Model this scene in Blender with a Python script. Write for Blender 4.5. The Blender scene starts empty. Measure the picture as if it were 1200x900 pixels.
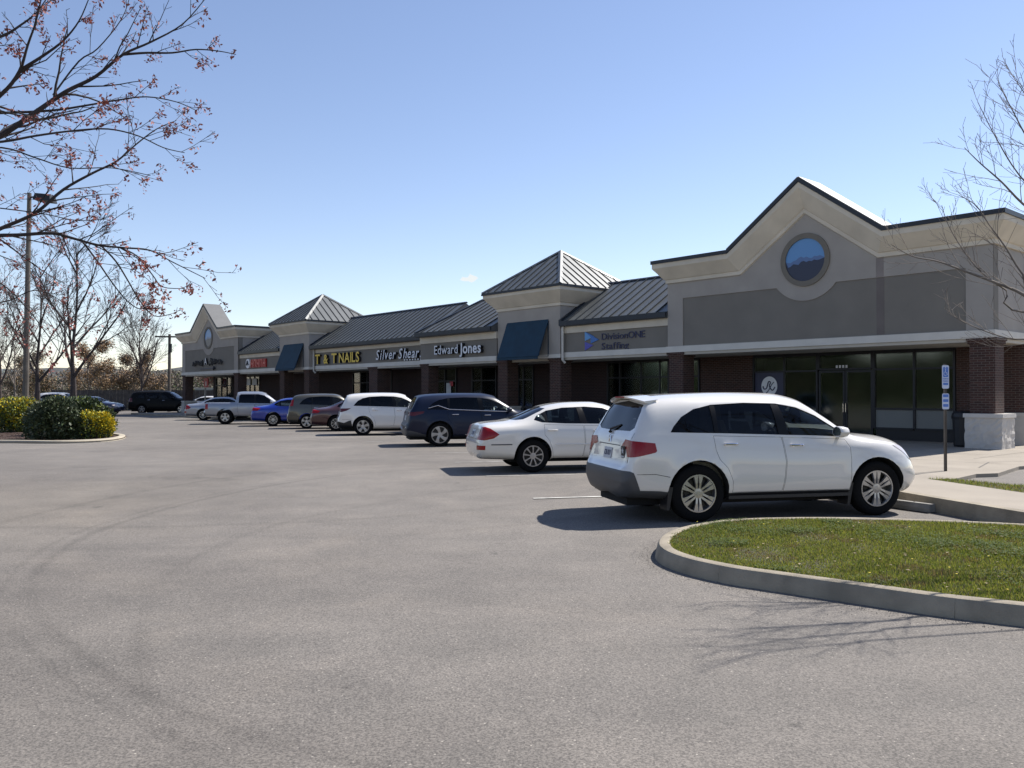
import bpy, bmesh, math, random
import numpy as np
from mathutils import Vector, Matrix
from mathutils.bvhtree import BVHTree
from mathutils.geometry import delaunay_2d_cdt, tessellate_polygon

S = bpy.context.scene
C = S.collection
R = math.radians
EYE = 1.63
FPX = 985.0

# ---------------------------------------------------------------- camera, world, sun
cam_data = bpy.data.cameras.new('camera')
cam = bpy.data.objects.new('camera', cam_data)
C.objects.link(cam)
cam.location = (0, 0, EYE)
cam.rotation_euler = (R(90) + math.atan(12 / FPX), 0, 0)
cam_data.lens = FPX / 1200 * 36
cam_data.sensor_width = 36
cam_data.clip_start = 0.05
cam_data.clip_end = 4000
S.camera = cam

SUN_AZ = R(55)      # from +Y towards +X
SUN_EL = R(50)
world = bpy.data.worlds.new('World')
S.world = world
world.use_nodes = True
wn, wl = world.node_tree.nodes, world.node_tree.links
bg = wn['Background']
sky = wn.new('ShaderNodeTexSky')
sky.sky_type = 'NISHITA'
sky.sun_disc = False
sky.sun_elevation = SUN_EL
sky.sun_rotation = SUN_AZ
sky.altitude = 300
sky.air_density = 1.0
sky.dust_density = 0.12
sky.ozone_density = 1.8
bg.inputs['Strength'].default_value = 0.10
# one small fair-weather cloud low over the far roofs
tcw = wn.new('ShaderNodeTexCoord')
cdir = Vector((-48 / FPX, 1, 136 / FPX)).normalized()
mpw = wn.new('ShaderNodeMapping'); mpw.vector_type = 'POINT'
mpw.inputs['Location'].default_value = (-cdir.x * 48, 0, -cdir.z * 150); mpw.inputs['Scale'].default_value = (48, 0, 150)
wl.new(tcw.outputs['Generated'], mpw.inputs[0])
nzw = wn.new('ShaderNodeTexNoise'); nzw.inputs['Scale'].default_value = 110; nzw.inputs['Detail'].default_value = 5; wl.new(tcw.outputs['Generated'], nzw.inputs['Vector'])
lnw = wn.new('ShaderNodeVectorMath'); lnw.operation = 'LENGTH'; wl.new(mpw.outputs[0], lnw.inputs[0])
adw = wn.new('ShaderNodeMath'); adw.operation = 'MULTIPLY_ADD'; wl.new(nzw.outputs[0], adw.inputs[0]); adw.inputs[1].default_value = 1.5; wl.new(lnw.outputs['Value'], adw.inputs[2])
rw = wn.new('ShaderNodeValToRGB'); rw.color_ramp.elements[0].position = .95; rw.color_ramp.elements[0].color = (1, 1, 1, 1); rw.color_ramp.elements[1].position = 1.45; rw.color_ramp.elements[1].color = (0, 0, 0, 1)
dvw = wn.new('ShaderNodeMath'); dvw.operation = 'MULTIPLY'; dvw.inputs[1].default_value = .8; wl.new(adw.outputs[0], dvw.inputs[0]); wl.new(dvw.outputs[0], rw.inputs[0])
ypos = wn.new('ShaderNodeSeparateXYZ'); wl.new(tcw.outputs['Generated'], ypos.inputs[0])
gtw = wn.new('ShaderNodeMath'); gtw.operation = 'GREATER_THAN'; gtw.inputs[1].default_value = 0; wl.new(ypos.outputs[1], gtw.inputs[0])
mlw = wn.new('ShaderNodeMath'); mlw.operation = 'MULTIPLY'; wl.new(rw.outputs[0], mlw.inputs[0]); wl.new(gtw.outputs[0], mlw.inputs[1])
mxw = wn.new('ShaderNodeMixRGB'); wl.new(mlw.outputs[0], mxw.inputs[0]); wl.new(sky.outputs[0], mxw.inputs[1]); mxw.inputs[2].default_value = (4.7, 5.6, 5.7, 1)
tnw = wn.new('ShaderNodeMixRGB'); tnw.blend_type = 'MULTIPLY'; tnw.inputs[0].default_value = 1; tnw.inputs[2].default_value = (1.13, 1.01, 1.01, 1)
wl.new(mxw.outputs[0], tnw.inputs[1]); wl.new(tnw.outputs[0], bg.inputs['Color'])

sun_data = bpy.data.lights.new('sun', 'SUN')
sun_data.energy = 5.0
sun_data.angle = R(0.53)
sun_data.color = (1.0, 0.95, 0.88)
sun = bpy.data.objects.new('sun', sun_data)
C.objects.link(sun)
sdir = Vector((math.sin(SUN_AZ) * math.cos(SUN_EL), math.cos(SUN_AZ) * math.cos(SUN_EL), math.sin(SUN_EL)))
sun.rotation_euler = (-sdir).to_track_quat('-Z', 'Y').to_euler()
sun.location = sdir * 60

S.render.engine = 'CYCLES'
S.view_settings.view_transform = 'Standard'
S.view_settings.look = 'None'
S.view_settings.exposure = 0.70
S.view_settings.gamma = 1.0
S.cycles.max_bounces = 8
S.cycles.transparent_max_bounces = 16

# ---------------------------------------------------------------- materials
def lin(c):
    return tuple(((v / 12.92) if v <= 0.04045 else ((v + 0.055) / 1.055) ** 2.4) for v in c)

def new_mat(name):
    m = bpy.data.materials.new(name)
    m.use_nodes = True
    nt = m.node_tree
    return m, nt.nodes, nt.links, nt.nodes['Principled BSDF']

def mat(name, col, rough=0.6, metal=0.0, var=0.0, scale=6.0, bump=0.0, bscale=40.0, coat=0.0, spec=0.5, col2=None, detail=4.0):
    m, n, l, b = new_mat(name)
    b.inputs['Base Color'].default_value = (*col, 1)
    b.inputs['Roughness'].default_value = rough
    b.inputs['Metallic'].default_value = metal
    b.inputs['Coat Weight'].default_value = coat
    b.inputs['Coat Roughness'].default_value = 0.03
    b.inputs['Specular IOR Level'].default_value = spec
    tc = n.new('ShaderNodeTexCoord')
    if var > 0 or col2:
        t = n.new('ShaderNodeTexNoise')
        t.inputs['Scale'].default_value = scale
        t.inputs['Detail'].default_value = detail
        l.new(tc.outputs['Object'], t.inputs['Vector'])
        r = n.new('ShaderNodeValToRGB')
        a = tuple(max(0, v * (1 - var)) for v in col)
        c2 = col2 if col2 else tuple(v * (1 + var) for v in col)
        r.color_ramp.elements[0].color = (*a, 1)
        r.color_ramp.elements[0].position = 0.32
        r.color_ramp.elements[1].color = (*c2, 1)
        r.color_ramp.elements[1].position = 0.68
        l.new(t.outputs[0], r.inputs[0])
        l.new(r.outputs[0], b.inputs['Base Color'])
    if bump > 0:
        t2 = n.new('ShaderNodeTexNoise')
        t2.inputs['Scale'].default_value = bscale
        t2.inputs['Detail'].default_value = 5
        l.new(tc.outputs['Object'], t2.inputs['Vector'])
        bp = n.new('ShaderNodeBump')
        bp.inputs['Strength'].default_value = bump
        bp.inputs['Distance'].default_value = 0.02
        l.new(t2.outputs[0], bp.inputs['Height'])
        l.new(bp.outputs[0], b.inputs['Normal'])
    return m

M = {}
M['eifs_wall'] = mat('eifs_wall', (.34, .312, .28), .9, var=.07, scale=1.2, bump=.15, bscale=180)
M['eifs_panel'] = mat('eifs_panel', (.19, .175, .152), .9, var=.07, scale=1.0, bump=.15, bscale=180)
M['eifs_cornice'] = mat('eifs_cornice', (.60, .54, .44), .9, var=.08, scale=1.3, bump=.15, bscale=180)
M['trim'] = mat('trim', (.60, .575, .52), .8, var=.05, scale=2)
M['soffit'] = mat('soffit', (.46, .43, .37), .9, var=.05, scale=2)
M['cap_metal'] = mat('cap_metal', (.022, .026, .034), .45, metal=.3, var=.1, scale=3)
M['roof_metal'] = mat('roof_metal', (.10, .107, .108), .42, metal=.2, var=.12, scale=1.5, bump=.03, bscale=6)
M['roof_seam'] = mat('roof_seam', (.05, .056, .062), .5, metal=.3)
M['underlay'] = mat('underlay', (.08, .085, .09), .7)
M['tan_ring'] = mat('tan_ring', (.17, .155, .13), .9, var=.05)
M['bronze'] = mat('bronze', (.018, .018, .021), .4, metal=.4)
M['awning'] = mat('awning', (.004, .032, .062), .75, var=.12, scale=3, bump=.1, bscale=60)
M['mural_sky'] = mat('mural_sky', (.10, .26, .52), .35)
M['mural_far'] = mat('mural_far', (.08, .15, .32), .35)
M['mural_near'] = mat('mural_near', (.012, .018, .05), .35)
M['white'] = mat('white', (.75, .76, .78), .5)
M['letter_white'] = mat('letter_white', (.68, .7, .74), .4)
M['letter_side'] = mat('letter_side', (.012, .013, .018), .5)
M['letter_yellow'] = mat('letter_yellow', (.72, .50, .05), .4)
M['letter_red'] = mat('letter_red', (.45, .03, .03), .4)
M['letter_navy'] = mat('letter_navy', (.03, .032, .075), .5)
M['logo_blue'] = mat('logo_blue', (.05, .16, .45), .5)
M['logo_light'] = mat('logo_light', (.12, .32, .62), .5)
M['logo_violet'] = mat('logo_violet', (.09, .09, .40), .5)
M['interior'] = mat('interior', (.30, .34, .26), .9, var=.2, scale=.7)
M['blind'] = mat('blind', (.18, .185, .175), .7, var=.06, scale=1)
M['poster_dark'] = mat('poster_dark', (.035, .037, .075), .5)
M['paper'] = mat('paper', (.6, .6, .6), .7)
M['black_plastic'] = mat('black_plastic', (.012, .012, .014), .5, bump=.1, bscale=60)
M['pole_metal'] = mat('pole_metal', (.10, .085, .07), .6, var=.3, scale=3, bump=.1, bscale=30)
M['dark_metal'] = mat('dark_metal', (.03, .03, .03), .5, metal=.4)
M['wood_pole'] = mat('wood_pole', (.10, .085, .07), .9, var=.3, scale=3)
M['fence_wood'] = mat('fence_wood', (.055, .05, .047), .9, var=.3, scale=2)
M['sign_blue'] = mat('sign_blue', (.06, .16, .50), .4)
M['tyre'] = mat('tyre', (.0045, .0045, .005), .9, bump=.15, bscale=60, spec=.2)
M['rim_silver'] = mat('rim_silver', (.42, .42, .43), .28, metal=.9)
M['rim_dark'] = mat('rim_dark', (.03, .03, .03), .4, metal=.6)
M['well'] = mat('well', (.008, .008, .009), .9)
M['chrome'] = mat('chrome', (.75, .75, .77), .12, metal=1)
M['lens_red'] = mat('lens_red', (.26, .005, .008), .22, coat=.25, spec=.3)
M['lens_dark'] = mat('lens_dark', (.09, .012, .016), .2, coat=.3, spec=.3)
M['lens_white'] = mat('lens_white', (.55, .5, .48), .1, coat=1)
M['grey_plastic'] = mat('grey_plastic', (.06, .062, .067), .5)
M['seat_beige'] = mat('seat_beige', (.42, .40, .33), .8)
M['seat_dark'] = mat('seat_dark', (.03, .03, .032), .8)
M['red_sign'] = mat('red_sign', (.5, .03, .04), .5)

def paint(name, col, metal=0.0, rough=.35, coat=1.0):
    return mat(name, col, rough, metal=metal, coat=coat)
M['paint_white'] = paint('paint_white', (.68, .655, .615), rough=.22)
M['paint_cream'] = paint('paint_cream', (.66, .635, .585), rough=.24)
M['paint_navy'] = mat('paint_navy', (.002, .007, .027), .35, coat=.15, spec=.3)
M['paint_blue'] = paint('paint_blue', (.006, .03, .28), metal=.3, rough=.3)
M['paint_olive'] = paint('paint_olive', (.065, .06, .046), metal=.4, rough=.4)
M['paint_maroon'] = paint('paint_maroon', (.055, .018, .02), metal=.3, rough=.35)
M['paint_silver'] = paint('paint_silver', (.27, .29, .33), metal=.5, rough=.35)
M['paint_black'] = mat('paint_black', (.003, .003, .0035), .5, coat=.03, spec=.15)
M['paint_dkblue'] = paint('paint_dkblue', (.012, .015, .04), rough=.3)

def glass_mat(name, tint, rough=0.02, ior=1.45):
    m = bpy.data.materials.new(name)
    m.use_nodes = True
    n, l = m.node_tree.nodes, m.node_tree.links
    n.clear()
    out = n.new('ShaderNodeOutputMaterial')
    tr = n.new('ShaderNodeBsdfTransparent'); tr.inputs[0].default_value = (*tint, 1)
    gl = n.new('ShaderNodeBsdfGlossy'); gl.inputs['Roughness'].default_value = rough
    gl.inputs['Color'].default_value = (.9, .93, 1, 1)
    fr = n.new('ShaderNodeFresnel'); fr.inputs[0].default_value = ior
    mx = n.new('ShaderNodeMixShader')
    l.new(fr.outputs[0], mx.inputs[0]); l.new(tr.outputs[0], mx.inputs[1]); l.new(gl.outputs[0], mx.inputs[2])
    l.new(mx.outputs[0], out.inputs[0])
    return m
M['glass_dark'] = glass_mat('glass_dark', (.07, .08, .095), ior=1.33)
M['glass_clear'] = glass_mat('glass_clear', (.82, .90, .86), ior=1.36)
M['glass_store'] = glass_mat('glass_store', (.55, .62, .52), rough=.07, ior=1.6)

def brick_mat(name, c1, c2, mortar):
    m, n, l, b = new_mat(name)
    tc = n.new('ShaderNodeTexCoord')
    sx = n.new('ShaderNodeSeparateXYZ'); l.new(tc.outputs['Object'], sx.inputs[0])
    ad = n.new('ShaderNodeMath'); l.new(sx.outputs[0], ad.inputs[0]); l.new(sx.outputs[1], ad.inputs[1])
    cb = n.new('ShaderNodeCombineXYZ'); l.new(ad.outputs[0], cb.inputs[0]); l.new(sx.outputs[2], cb.inputs[1])
    br = n.new('ShaderNodeTexBrick'); l.new(cb.outputs[0], br.inputs['Vector'])
    br.inputs['Scale'].default_value = 1.0
    br.inputs['Brick Width'].default_value = .205
    br.inputs['Row Height'].default_value = .0685
    br.inputs['Mortar Size'].default_value = .007
    br.inputs['Color1'].default_value = (*c1, 1)
    br.inputs['Color2'].default_value = (*c2, 1)
    br.inputs['Mortar'].default_value = (*mortar, 1)
    l.new(br.outputs['Color'], b.inputs['Base Color'])
    b.inputs['Roughness'].default_value = .9
    bp = n.new('ShaderNodeBump'); bp.inputs['Strength'].default_value = .8; bp.inputs['Distance'].default_value = .01
    bp.invert = True
    l.new(br.outputs['Fac'], bp.inputs['Height']); l.new(bp.outputs[0], b.inputs['Normal'])
    return m
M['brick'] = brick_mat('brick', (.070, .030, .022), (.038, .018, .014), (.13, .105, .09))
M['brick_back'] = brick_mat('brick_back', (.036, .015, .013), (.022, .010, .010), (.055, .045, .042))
M['block_stone'] = mat('block_stone', (.50, .47, .43), .95, var=.06, scale=3, bump=.4, bscale=18)
M['block_cap'] = mat('block_cap', (.54, .51, .47), .9, var=.06, scale=3, bump=.2, bscale=60)

def ground_mats():
    # asphalt
    m, n, l, b = new_mat('asphalt')
    tc = n.new('ShaderNodeTexCoord')
    def noise(scale, detail=4, rough=.5, dist=0):
        t = n.new('ShaderNodeTexNoise'); t.inputs['Scale'].default_value = scale
        t.inputs['Detail'].default_value = detail; t.inputs['Roughness'].default_value = rough
        t.inputs['Distortion'].default_value = dist
        l.new(tc.outputs['Object'], t.inputs['Vector']); return t
    def ramp(src, p0, c0, p1, c1):
        r = n.new('ShaderNodeValToRGB'); e = r.color_ramp.elements
        e[0].position = p0; e[0].color = (*c0, 1); e[1].position = p1; e[1].color = (*c1, 1)
        l.new(src, r.inputs[0]); return r
    def mul(a, bsock, fac=1.0, mode='MULTIPLY'):
        x = n.new('ShaderNodeMixRGB'); x.blend_type = mode; x.inputs[0].default_value = fac
        l.new(a, x.inputs[1]); l.new(bsock, x.inputs[2]); return x.outputs[0]
    big = ramp(noise(.12, 5, .55, .6).outputs[0], .35, (.122, .111, .101), .65, (.172, .158, .144))
    mid = ramp(noise(1.4, 5, .6).outputs[0], .3, (.86, .86, .86), .7, (1.08, 1.07, 1.06))
    fine = ramp(noise(85, 2, .6).outputs[0], .34, (.58, .58, .58), .66, (1.42, 1.41, 1.38))
    col = mul(big.outputs[0], mid.outputs[0]); col = mul(col, fine.outputs[0])
    vo = n.new('ShaderNodeTexVoronoi'); vo.inputs['Scale'].default_value = 34
    l.new(tc.outputs['Object'], vo.inputs['Vector'])
    sp = ramp(vo.outputs['Distance'], .14, (1, 1, 1), .24, (0, 0, 0))
    vsel = n.new('ShaderNodeTexWhiteNoise'); l.new(vo.outputs['Position'], vsel.inputs['Vector'])
    gt = n.new('ShaderNodeMath'); gt.operation = 'GREATER_THAN'; gt.inputs[1].default_value = .90
    l.new(vsel.outputs[0], gt.inputs[0])
    mm = n.new('ShaderNodeMath'); mm.operation = 'MULTIPLY'
    l.new(sp.outputs[0], mm.inputs[0]); l.new(gt.outputs[0], mm.inputs[1])
    mx = n.new('ShaderNodeMixRGB'); l.new(mm.outputs[0], mx.inputs[0]); l.new(col, mx.inputs[1])
    mx.inputs[2].default_value = (.34, .31, .27, 1)
    # curved tyre tracks: rings round a centre
    col = mx.outputs[0]
    for cx, cy, r0, w, k in ((3.2, 11.6, 8.9, .10, .80), (3.2, 11.6, 9.12, .06, .88), (3.2, 11.6, 10.5, .12, .86), (4.6, 9.2, 8.3, .10, .88), (-6.0, 20, 9.5, .16, .88), (-6.0, 20, 11.1, .16, .90)):
        mp = n.new('ShaderNodeMapping'); mp.inputs['Location'].default_value = (-cx, -cy, 0)
        l.new(tc.outputs['Object'], mp.inputs[0])
        ln = n.new('ShaderNodeVectorMath'); ln.operation = 'LENGTH'; l.new(mp.outputs[0], ln.inputs[0])
        nz = noise(.10, 2)
        ad = n.new('ShaderNodeMath'); ad.operation = 'MULTIPLY_ADD'; l.new(nz.outputs[0], ad.inputs[0]); ad.inputs[1].default_value = .8
        l.new(ln.outputs['Value'], ad.inputs[2])
        sb = n.new('ShaderNodeMath'); sb.operation = 'SUBTRACT'; l.new(ad.outputs[0], sb.inputs[0]); sb.inputs[1].default_value = r0
        ab = n.new('ShaderNodeMath'); ab.operation = 'ABSOLUTE'; l.new(sb.outputs[0], ab.inputs[0])
        rr = ramp(ab.outputs[0], 0, (k, k, k), w, (1, 1, 1))
        fadn = ramp(noise(.22, 2).outputs[0], .36, (.15, .15, .15), .5, (1, 1, 1))
        x = n.new('ShaderNodeMixRGB'); x.blend_type = 'MULTIPLY'
        l.new(fadn.outputs[0], x.inputs[0]); l.new(col, x.inputs[1]); l.new(rr.outputs[0], x.inputs[2]); col = x.outputs[0]
    stn = ramp(noise(.55, 6, .7, 1.0).outputs[0], .27, (.70, .70, .71), .36, (1, 1, 1))
    col = mul(col, stn.outputs[0])
    lgt = ramp(noise(.33, 6, .65, 1.6).outputs[0], .52, (1, 1, 1), .72, (1.17, 1.15, 1.12)); col = mul(col, lgt.outputs[0])
    st2 = ramp(noise(2.6, 3, .5, .4).outputs[0], .20, (.52, .52, .53), .27, (1, 1, 1)); col = mul(col, st2.outputs[0])
    mpd = n.new('ShaderNodeMapping'); mpd.inputs['Rotation'].default_value = (0, 0, R(-28)); mpd.inputs['Scale'].default_value = (.12, 1.3, 1)
    l.new(tc.outputs['Object'], mpd.inputs[0]); tw = n.new('ShaderNodeTexNoise'); tw.inputs['Scale'].default_value = 1.0; tw.inputs['Detail'].default_value = 5; l.new(mpd.outputs[0], tw.inputs['Vector'])
    wear = ramp(tw.outputs[0], .38, (.955, .955, .955), .62, (1.04, 1.035, 1.03)); col = mul(col, wear.outputs[0])
    mpl = n.new('ShaderNodeMapping'); mpl.inputs['Location'].default_value = (1.22, -1.5, 0); mpl.inputs['Scale'].default_value = (.16, .12, 1); l.new(tc.outputs['Object'], mpl.inputs[0])
    lnl = n.new('ShaderNodeVectorMath'); lnl.operation = 'LENGTH'; l.new(mpl.outputs[0], lnl.inputs[0])
    nl_ = noise(.5, 5, .6); sl = n.new('ShaderNodeMath'); sl.operation = 'MULTIPLY_ADD'; l.new(nl_.outputs[0], sl.inputs[0]); sl.inputs[1].default_value = .7; l.new(lnl.outputs['Value'], sl.inputs[2])
    dusty = ramp(sl.outputs[0], .55, (1.13, 1.11, 1.06), 1.15, (1, 1, 1)); col = mul(col, dusty.outputs[0])
    l.new(col, b.inputs['Base Color'])
    b.inputs['Roughness'].default_value = .85
    b.inputs['Specular IOR Level'].default_value = .35
    bp = n.new('ShaderNodeBump'); bp.inputs['Strength'].default_value = .5; bp.inputs['Distance'].default_value = .008
    l.new(noise(70, 4, .7).outputs[0], bp.inputs['Height']); l.new(bp.outputs[0], b.inputs['Normal'])
    M['asphalt'] = m
ground_mats()
M['concrete'] = mat('concrete', (.262, .228, .185), .9, var=.10, scale=1.1, bump=.15, bscale=90, detail=8)
M['kerb'] = mat('kerb', (.26, .225, .17), .9, var=.22, scale=3.5, bump=.35, bscale=60, detail=8)
M['kerb_new'] = mat('kerb_new', (.36, .32, .25), .9, var=.12, scale=2.0, bump=.2, bscale=60, detail=8)
M['stop_conc'] = mat('stop_conc', (.22, .21, .19), .9, var=.2, scale=5, bump=.3, bscale=50)
M['paint_line'] = mat('paint_line', (.42, .41, .38), .8, var=.35, scale=5, detail=8)
M['paint_worn'] = mat('paint_worn', (.24, .23, .215), .85, var=.2, scale=4, col2=(.38, .37, .345), detail=8)
M['soil'] = mat('soil', (.060, .046, .026), 1, var=.4, scale=5, col2=(.060, .068, .025), detail=8)
M['mulch'] = mat('mulch', (.05, .028, .02), 1, var=.5, scale=14, bump=1, bscale=30, detail=8)
M['turf_far'] = mat('turf_far', (.075, .10, .035), 1, var=.35, scale=.08, col2=(.15, .13, .08), detail=8)
def leafy(name, col, tr=.45):
    m, n, l, b = new_mat(name)
    b.inputs['Base Color'].default_value = (*col, 1); b.inputs['Roughness'].default_value = .7; b.inputs['Specular IOR Level'].default_value = .25
    t = n.new('ShaderNodeBsdfTranslucent'); t.inputs[0].default_value = (col[0] * 1.25, col[1] * 1.2, col[2] * .8, 1)
    x = n.new('ShaderNodeMixShader'); x.inputs[0].default_value = tr
    l.new(b.outputs[0], x.inputs[1]); l.new(t.outputs[0], x.inputs[2]); l.new(x.outputs[0], n['Material Output'].inputs[0])
    M[name] = m
leafy('grass_a', (.115, .15, .03)); leafy('grass_b', (.20, .21, .055)); leafy('grass_c', (.20, .155, .075), .3)
leafy('clover', (.07, .11, .022), .4)
M['dandelion'] = mat('dandelion', (.65, .52, .03), .7)
M['mulch_grit'] = mat('mulch_grit', (.15, .135, .12), .9, var=.5, scale=20)
M['bark_dark'] = mat('bark_dark', (.035, .028, .028), .95, var=.3, scale=8, bump=.3, bscale=30)
M['bark_grey'] = mat('bark_grey', (.17, .145, .125), .95, var=.35, scale=6, bump=.3, bscale=30)
M['bark_brown'] = mat('bark_brown', (.055, .042, .038), .95, var=.3, scale=6)
M['seed_red'] = mat('seed_red', (.22, .05, .042), .7)
M['seed_pink'] = mat('seed_pink', (.36, .13, .10), .7)
M['bud_red'] = mat('bud_red', (.22, .075, .06), .8)
M['leaf_orange'] = mat('leaf_orange', (.34, .22, .12), .8)
M['leaf_dk'] = mat('leaf_dk', (.040, .056, .024), .6)
M['leaf_md'] = mat('leaf_md', (.065, .09, .035), .6)
M['leaf_yel'] = mat('leaf_yel', (.60, .46, .02), .6)
M['leaf_yg'] = mat('leaf_yg', (.22, .26, .04), .6)
M['leaf_olive'] = mat('leaf_olive', (.10, .095, .058), .8)
M['leaf_brown'] = mat('leaf_brown', (.135, .105, .085), .9)
M['far_wood'] = mat('far_wood', (.075, .078, .078), 1, var=.3, scale=.25, detail=8)
M['hill'] = mat('hill', (.10, .12, .12), 1, var=.25, scale=.02)
M['wall_pale'] = mat('wall_pale', (.30, .31, .30), .9, var=.1, scale=.5)

# ---------------------------------------------------------------- helpers
class MB:
    def __init__(s):
        s.v = []; s.f = []; s.m = []
    def add(s, verts, faces, mi=0):
        o = len(s.v); s.v.extend([tuple(p) for p in verts])
        for f in faces: s.f.append(tuple(i + o for i in f)); s.m.append(mi)
    def box(s, x0, x1, y0, y1, z0, z1, mi=0):
        if x0 > x1: x0, x1 = x1, x0
        if y0 > y1: y0, y1 = y1, y0
        s.add([(x0, y0, z0), (x1, y0, z0), (x1, y1, z0), (x0, y1, z0), (x0, y0, z1), (x1, y0, z1), (x1, y1, z1), (x0, y1, z1)],
              [(0, 3, 2, 1), (4, 5, 6, 7), (0, 1, 5, 4), (1, 2, 6, 5), (2, 3, 7, 6), (3, 0, 4, 7)], mi)
    def hexa(s, b4, t4, mi=0):
        s.add(list(b4) + list(t4), [(0, 3, 2, 1), (4, 5, 6, 7), (0, 1, 5, 4), (1, 2, 6, 5), (2, 3, 7, 6), (3, 0, 4, 7)], mi)
    def prism(s, poly, a, b, axis='y', mi=0):
        # poly in the plane normal to axis, extruded from a to b
        def P(p, t):
            return {'y': (p[0], t, p[1]), 'x': (t, p[0], p[1]), 'z': (p[0], p[1], t)}[axis]
        n = len(poly)
        s.add([P(p, a) for p in poly] + [P(p, b) for p in poly],
              [tuple(range(n))[::-1], tuple(range(n, 2 * n))] + [(i, (i + 1) % n, (i + 1) % n + n, i + n) for i in range(n)], mi)
    def tube(s, pts, radii, n=5, mi=0, cap=True):
        pts = [Vector(p) for p in pts]
        if not hasattr(radii, '__len__'): radii = [radii] * len(pts)
        rings = []
        up = Vector((.13, .21, 1)).normalized()
        o = len(s.v)
        for i, p in enumerate(pts):
            d = (pts[min(i + 1, len(pts) - 1)] - pts[max(i - 1, 0)])
            if d.length < 1e-9: d = Vector((0, 0, 1))
            d.normalize()
            a = d.cross(up)
            if a.length < .05: a = d.cross(Vector((1, 0, 0)))
            a.normalize(); b = d.cross(a)
            for k in range(n):
                t = 2 * math.pi * k / n
                s.v.append(tuple(p + (a * math.cos(t) + b * math.sin(t)) * radii[i]))
        for i in range(len(pts) - 1):
            for k in range(n):
                k2 = (k + 1) % n
                s.f.append((o + i * n + k, o + i * n + k2, o + (i + 1) * n + k2, o + (i + 1) * n + k)); s.m.append(mi)
        if cap:
            s.f.append(tuple(o + k for k in range(n))[::-1]); s.m.append(mi)
            e = o + (len(pts) - 1) * n
            s.f.append(tuple(e + k for k in range(n))); s.m.append(mi)
    def lathe(s, prof, n=32, axis='y', c=(0, 0, 0), mi=0, closed=False):
        # prof: (radius, t along axis)
        o = len(s.v)
        for r, t in prof:
            for k in range(n):
                a = 2 * math.pi * k / n
                if axis == 'y': s.v.append((c[0] + r * math.cos(a), c[1] + t, c[2] + r * math.sin(a)))
                else: s.v.append((c[0] + r * math.cos(a), c[1] + r * math.sin(a), c[2] + t))
        m = len(prof)
        for i in range(m if closed else m - 1):
            i2 = (i + 1) % m
            for k in range(n):
                k2 = (k + 1) % n
                s.f.append((o + i * n + k, o + i2 * n + k, o + i2 * n + k2, o + i * n + k2)); s.m.append(mi)
    def mesh(s, name, mats):
        me = bpy.data.meshes.new(name)
        me.from_pydata(s.v, [], s.f)
        if not isinstance(mats, (list, tuple)): mats = [mats]
        for m in mats: me.materials.append(M[m] if isinstance(m, str) else m)
        if len(mats) > 1: me.polygons.foreach_set('material_index', s.m)
        me.update()
        return me
    def build(s, name, mats, parent=None, smooth=False, fix=True, angle=35):
        me = s.mesh(name, mats)
        if fix:
            bm = bmesh.new(); bm.from_mesh(me); bmesh.ops.recalc_face_normals(bm, faces=bm.faces); bm.to_mesh(me); bm.free()
        if smooth:
            me.polygons.foreach_set('use_smooth', [True] * len(me.polygons))
            me.set_sharp_from_angle(angle=R(angle))
        return link(name, me, parent)

def link(name, me, parent=None):
    o = bpy.data.objects.new(name, me); C.objects.link(o)
    if parent is not None: o.parent = parent
    return o

def tag(o, label=None, cat=None, group=None, kind=None):
    if label: o['label'] = label
    if cat: o['category'] = cat
    if group: o['group'] = group
    if kind: o['kind'] = kind
    return o

def thing(name, label, cat, loc=(0, 0, 0), rz=0, group=None):
    o = bpy.data.objects.new(name, None); C.objects.link(o)
    o.empty_display_size = .3
    o.location = loc; o.rotation_euler = (0, 0, rz)
    return tag(o, label, cat, group)

def at(px, py, Y):
    return ((px - 600) / FPX * Y, Y, EYE + (462 - py) / FPX * Y)

def sstep(a, b, x):
    t = min(1, max(0, (x - a) / (b - a))); return t * t * (3 - 2 * t)
def gz(x, y):
    return -.10 * (1 - sstep(13, 18, y))

def catmull(pts, k=6, closed=False):
    out = []; n = len(pts)
    P = [Vector(p) for p in pts]
    rng_ = range(n if closed else n - 1)
    for i in rng_:
        p0 = P[(i - 1) % n] if (closed or i > 0) else P[0]
        p1 = P[i]; p2 = P[(i + 1) % n]
        p3 = P[(i + 2) % n] if (closed or i + 2 < n) else P[n - 1]
        for j in range(k):
            t = j / k
            out.append(.5 * ((2 * p1) + (p2 - p0) * t + (2 * p0 - 5 * p1 + 4 * p2 - p3) * t * t + (3 * p1 - p0 - 3 * p2 + p3) * t ** 3))
    if not closed: out.append(P[-1])
    return out

def tess(polys):
    """triangulate polygon with holes given as lists of 2D points -> (points, tris)"""
    vv = [[Vector((p[0], p[1], 0)) for p in q] for q in polys]
    tri = tessellate_polygon(vv)
    flat = [p for q in polys for p in q]
    return flat, tri

def boolean(me, ops, name='tmp'):
    a = bpy.data.objects.new('tmp_a', me); C.objects.link(a)
    tmp = []
    for op, cm in ops:
        c = bpy.data.objects.new('tmp_c', cm); C.objects.link(c); tmp.append(c)
        md = a.modifiers.new('b', 'BOOLEAN'); md.operation = op; md.object = c; md.solver = 'EXACT'
        try: md.material_mode = 'TRANSFER'
        except Exception: pass
    dg = bpy.context.evaluated_depsgraph_get(); dg.update()
    out = bpy.data.meshes.new_from_object(a.evaluated_get(dg))
    out.name = name
    for c in tmp: bpy.data.objects.remove(c)
    bpy.data.objects.remove(a)
    return out

def smooth(me, ang=35):
    me.polygons.foreach_set('use_smooth', [True] * len(me.polygons))
    me.set_sharp_from_angle(angle=R(ang))
    return me

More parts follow.
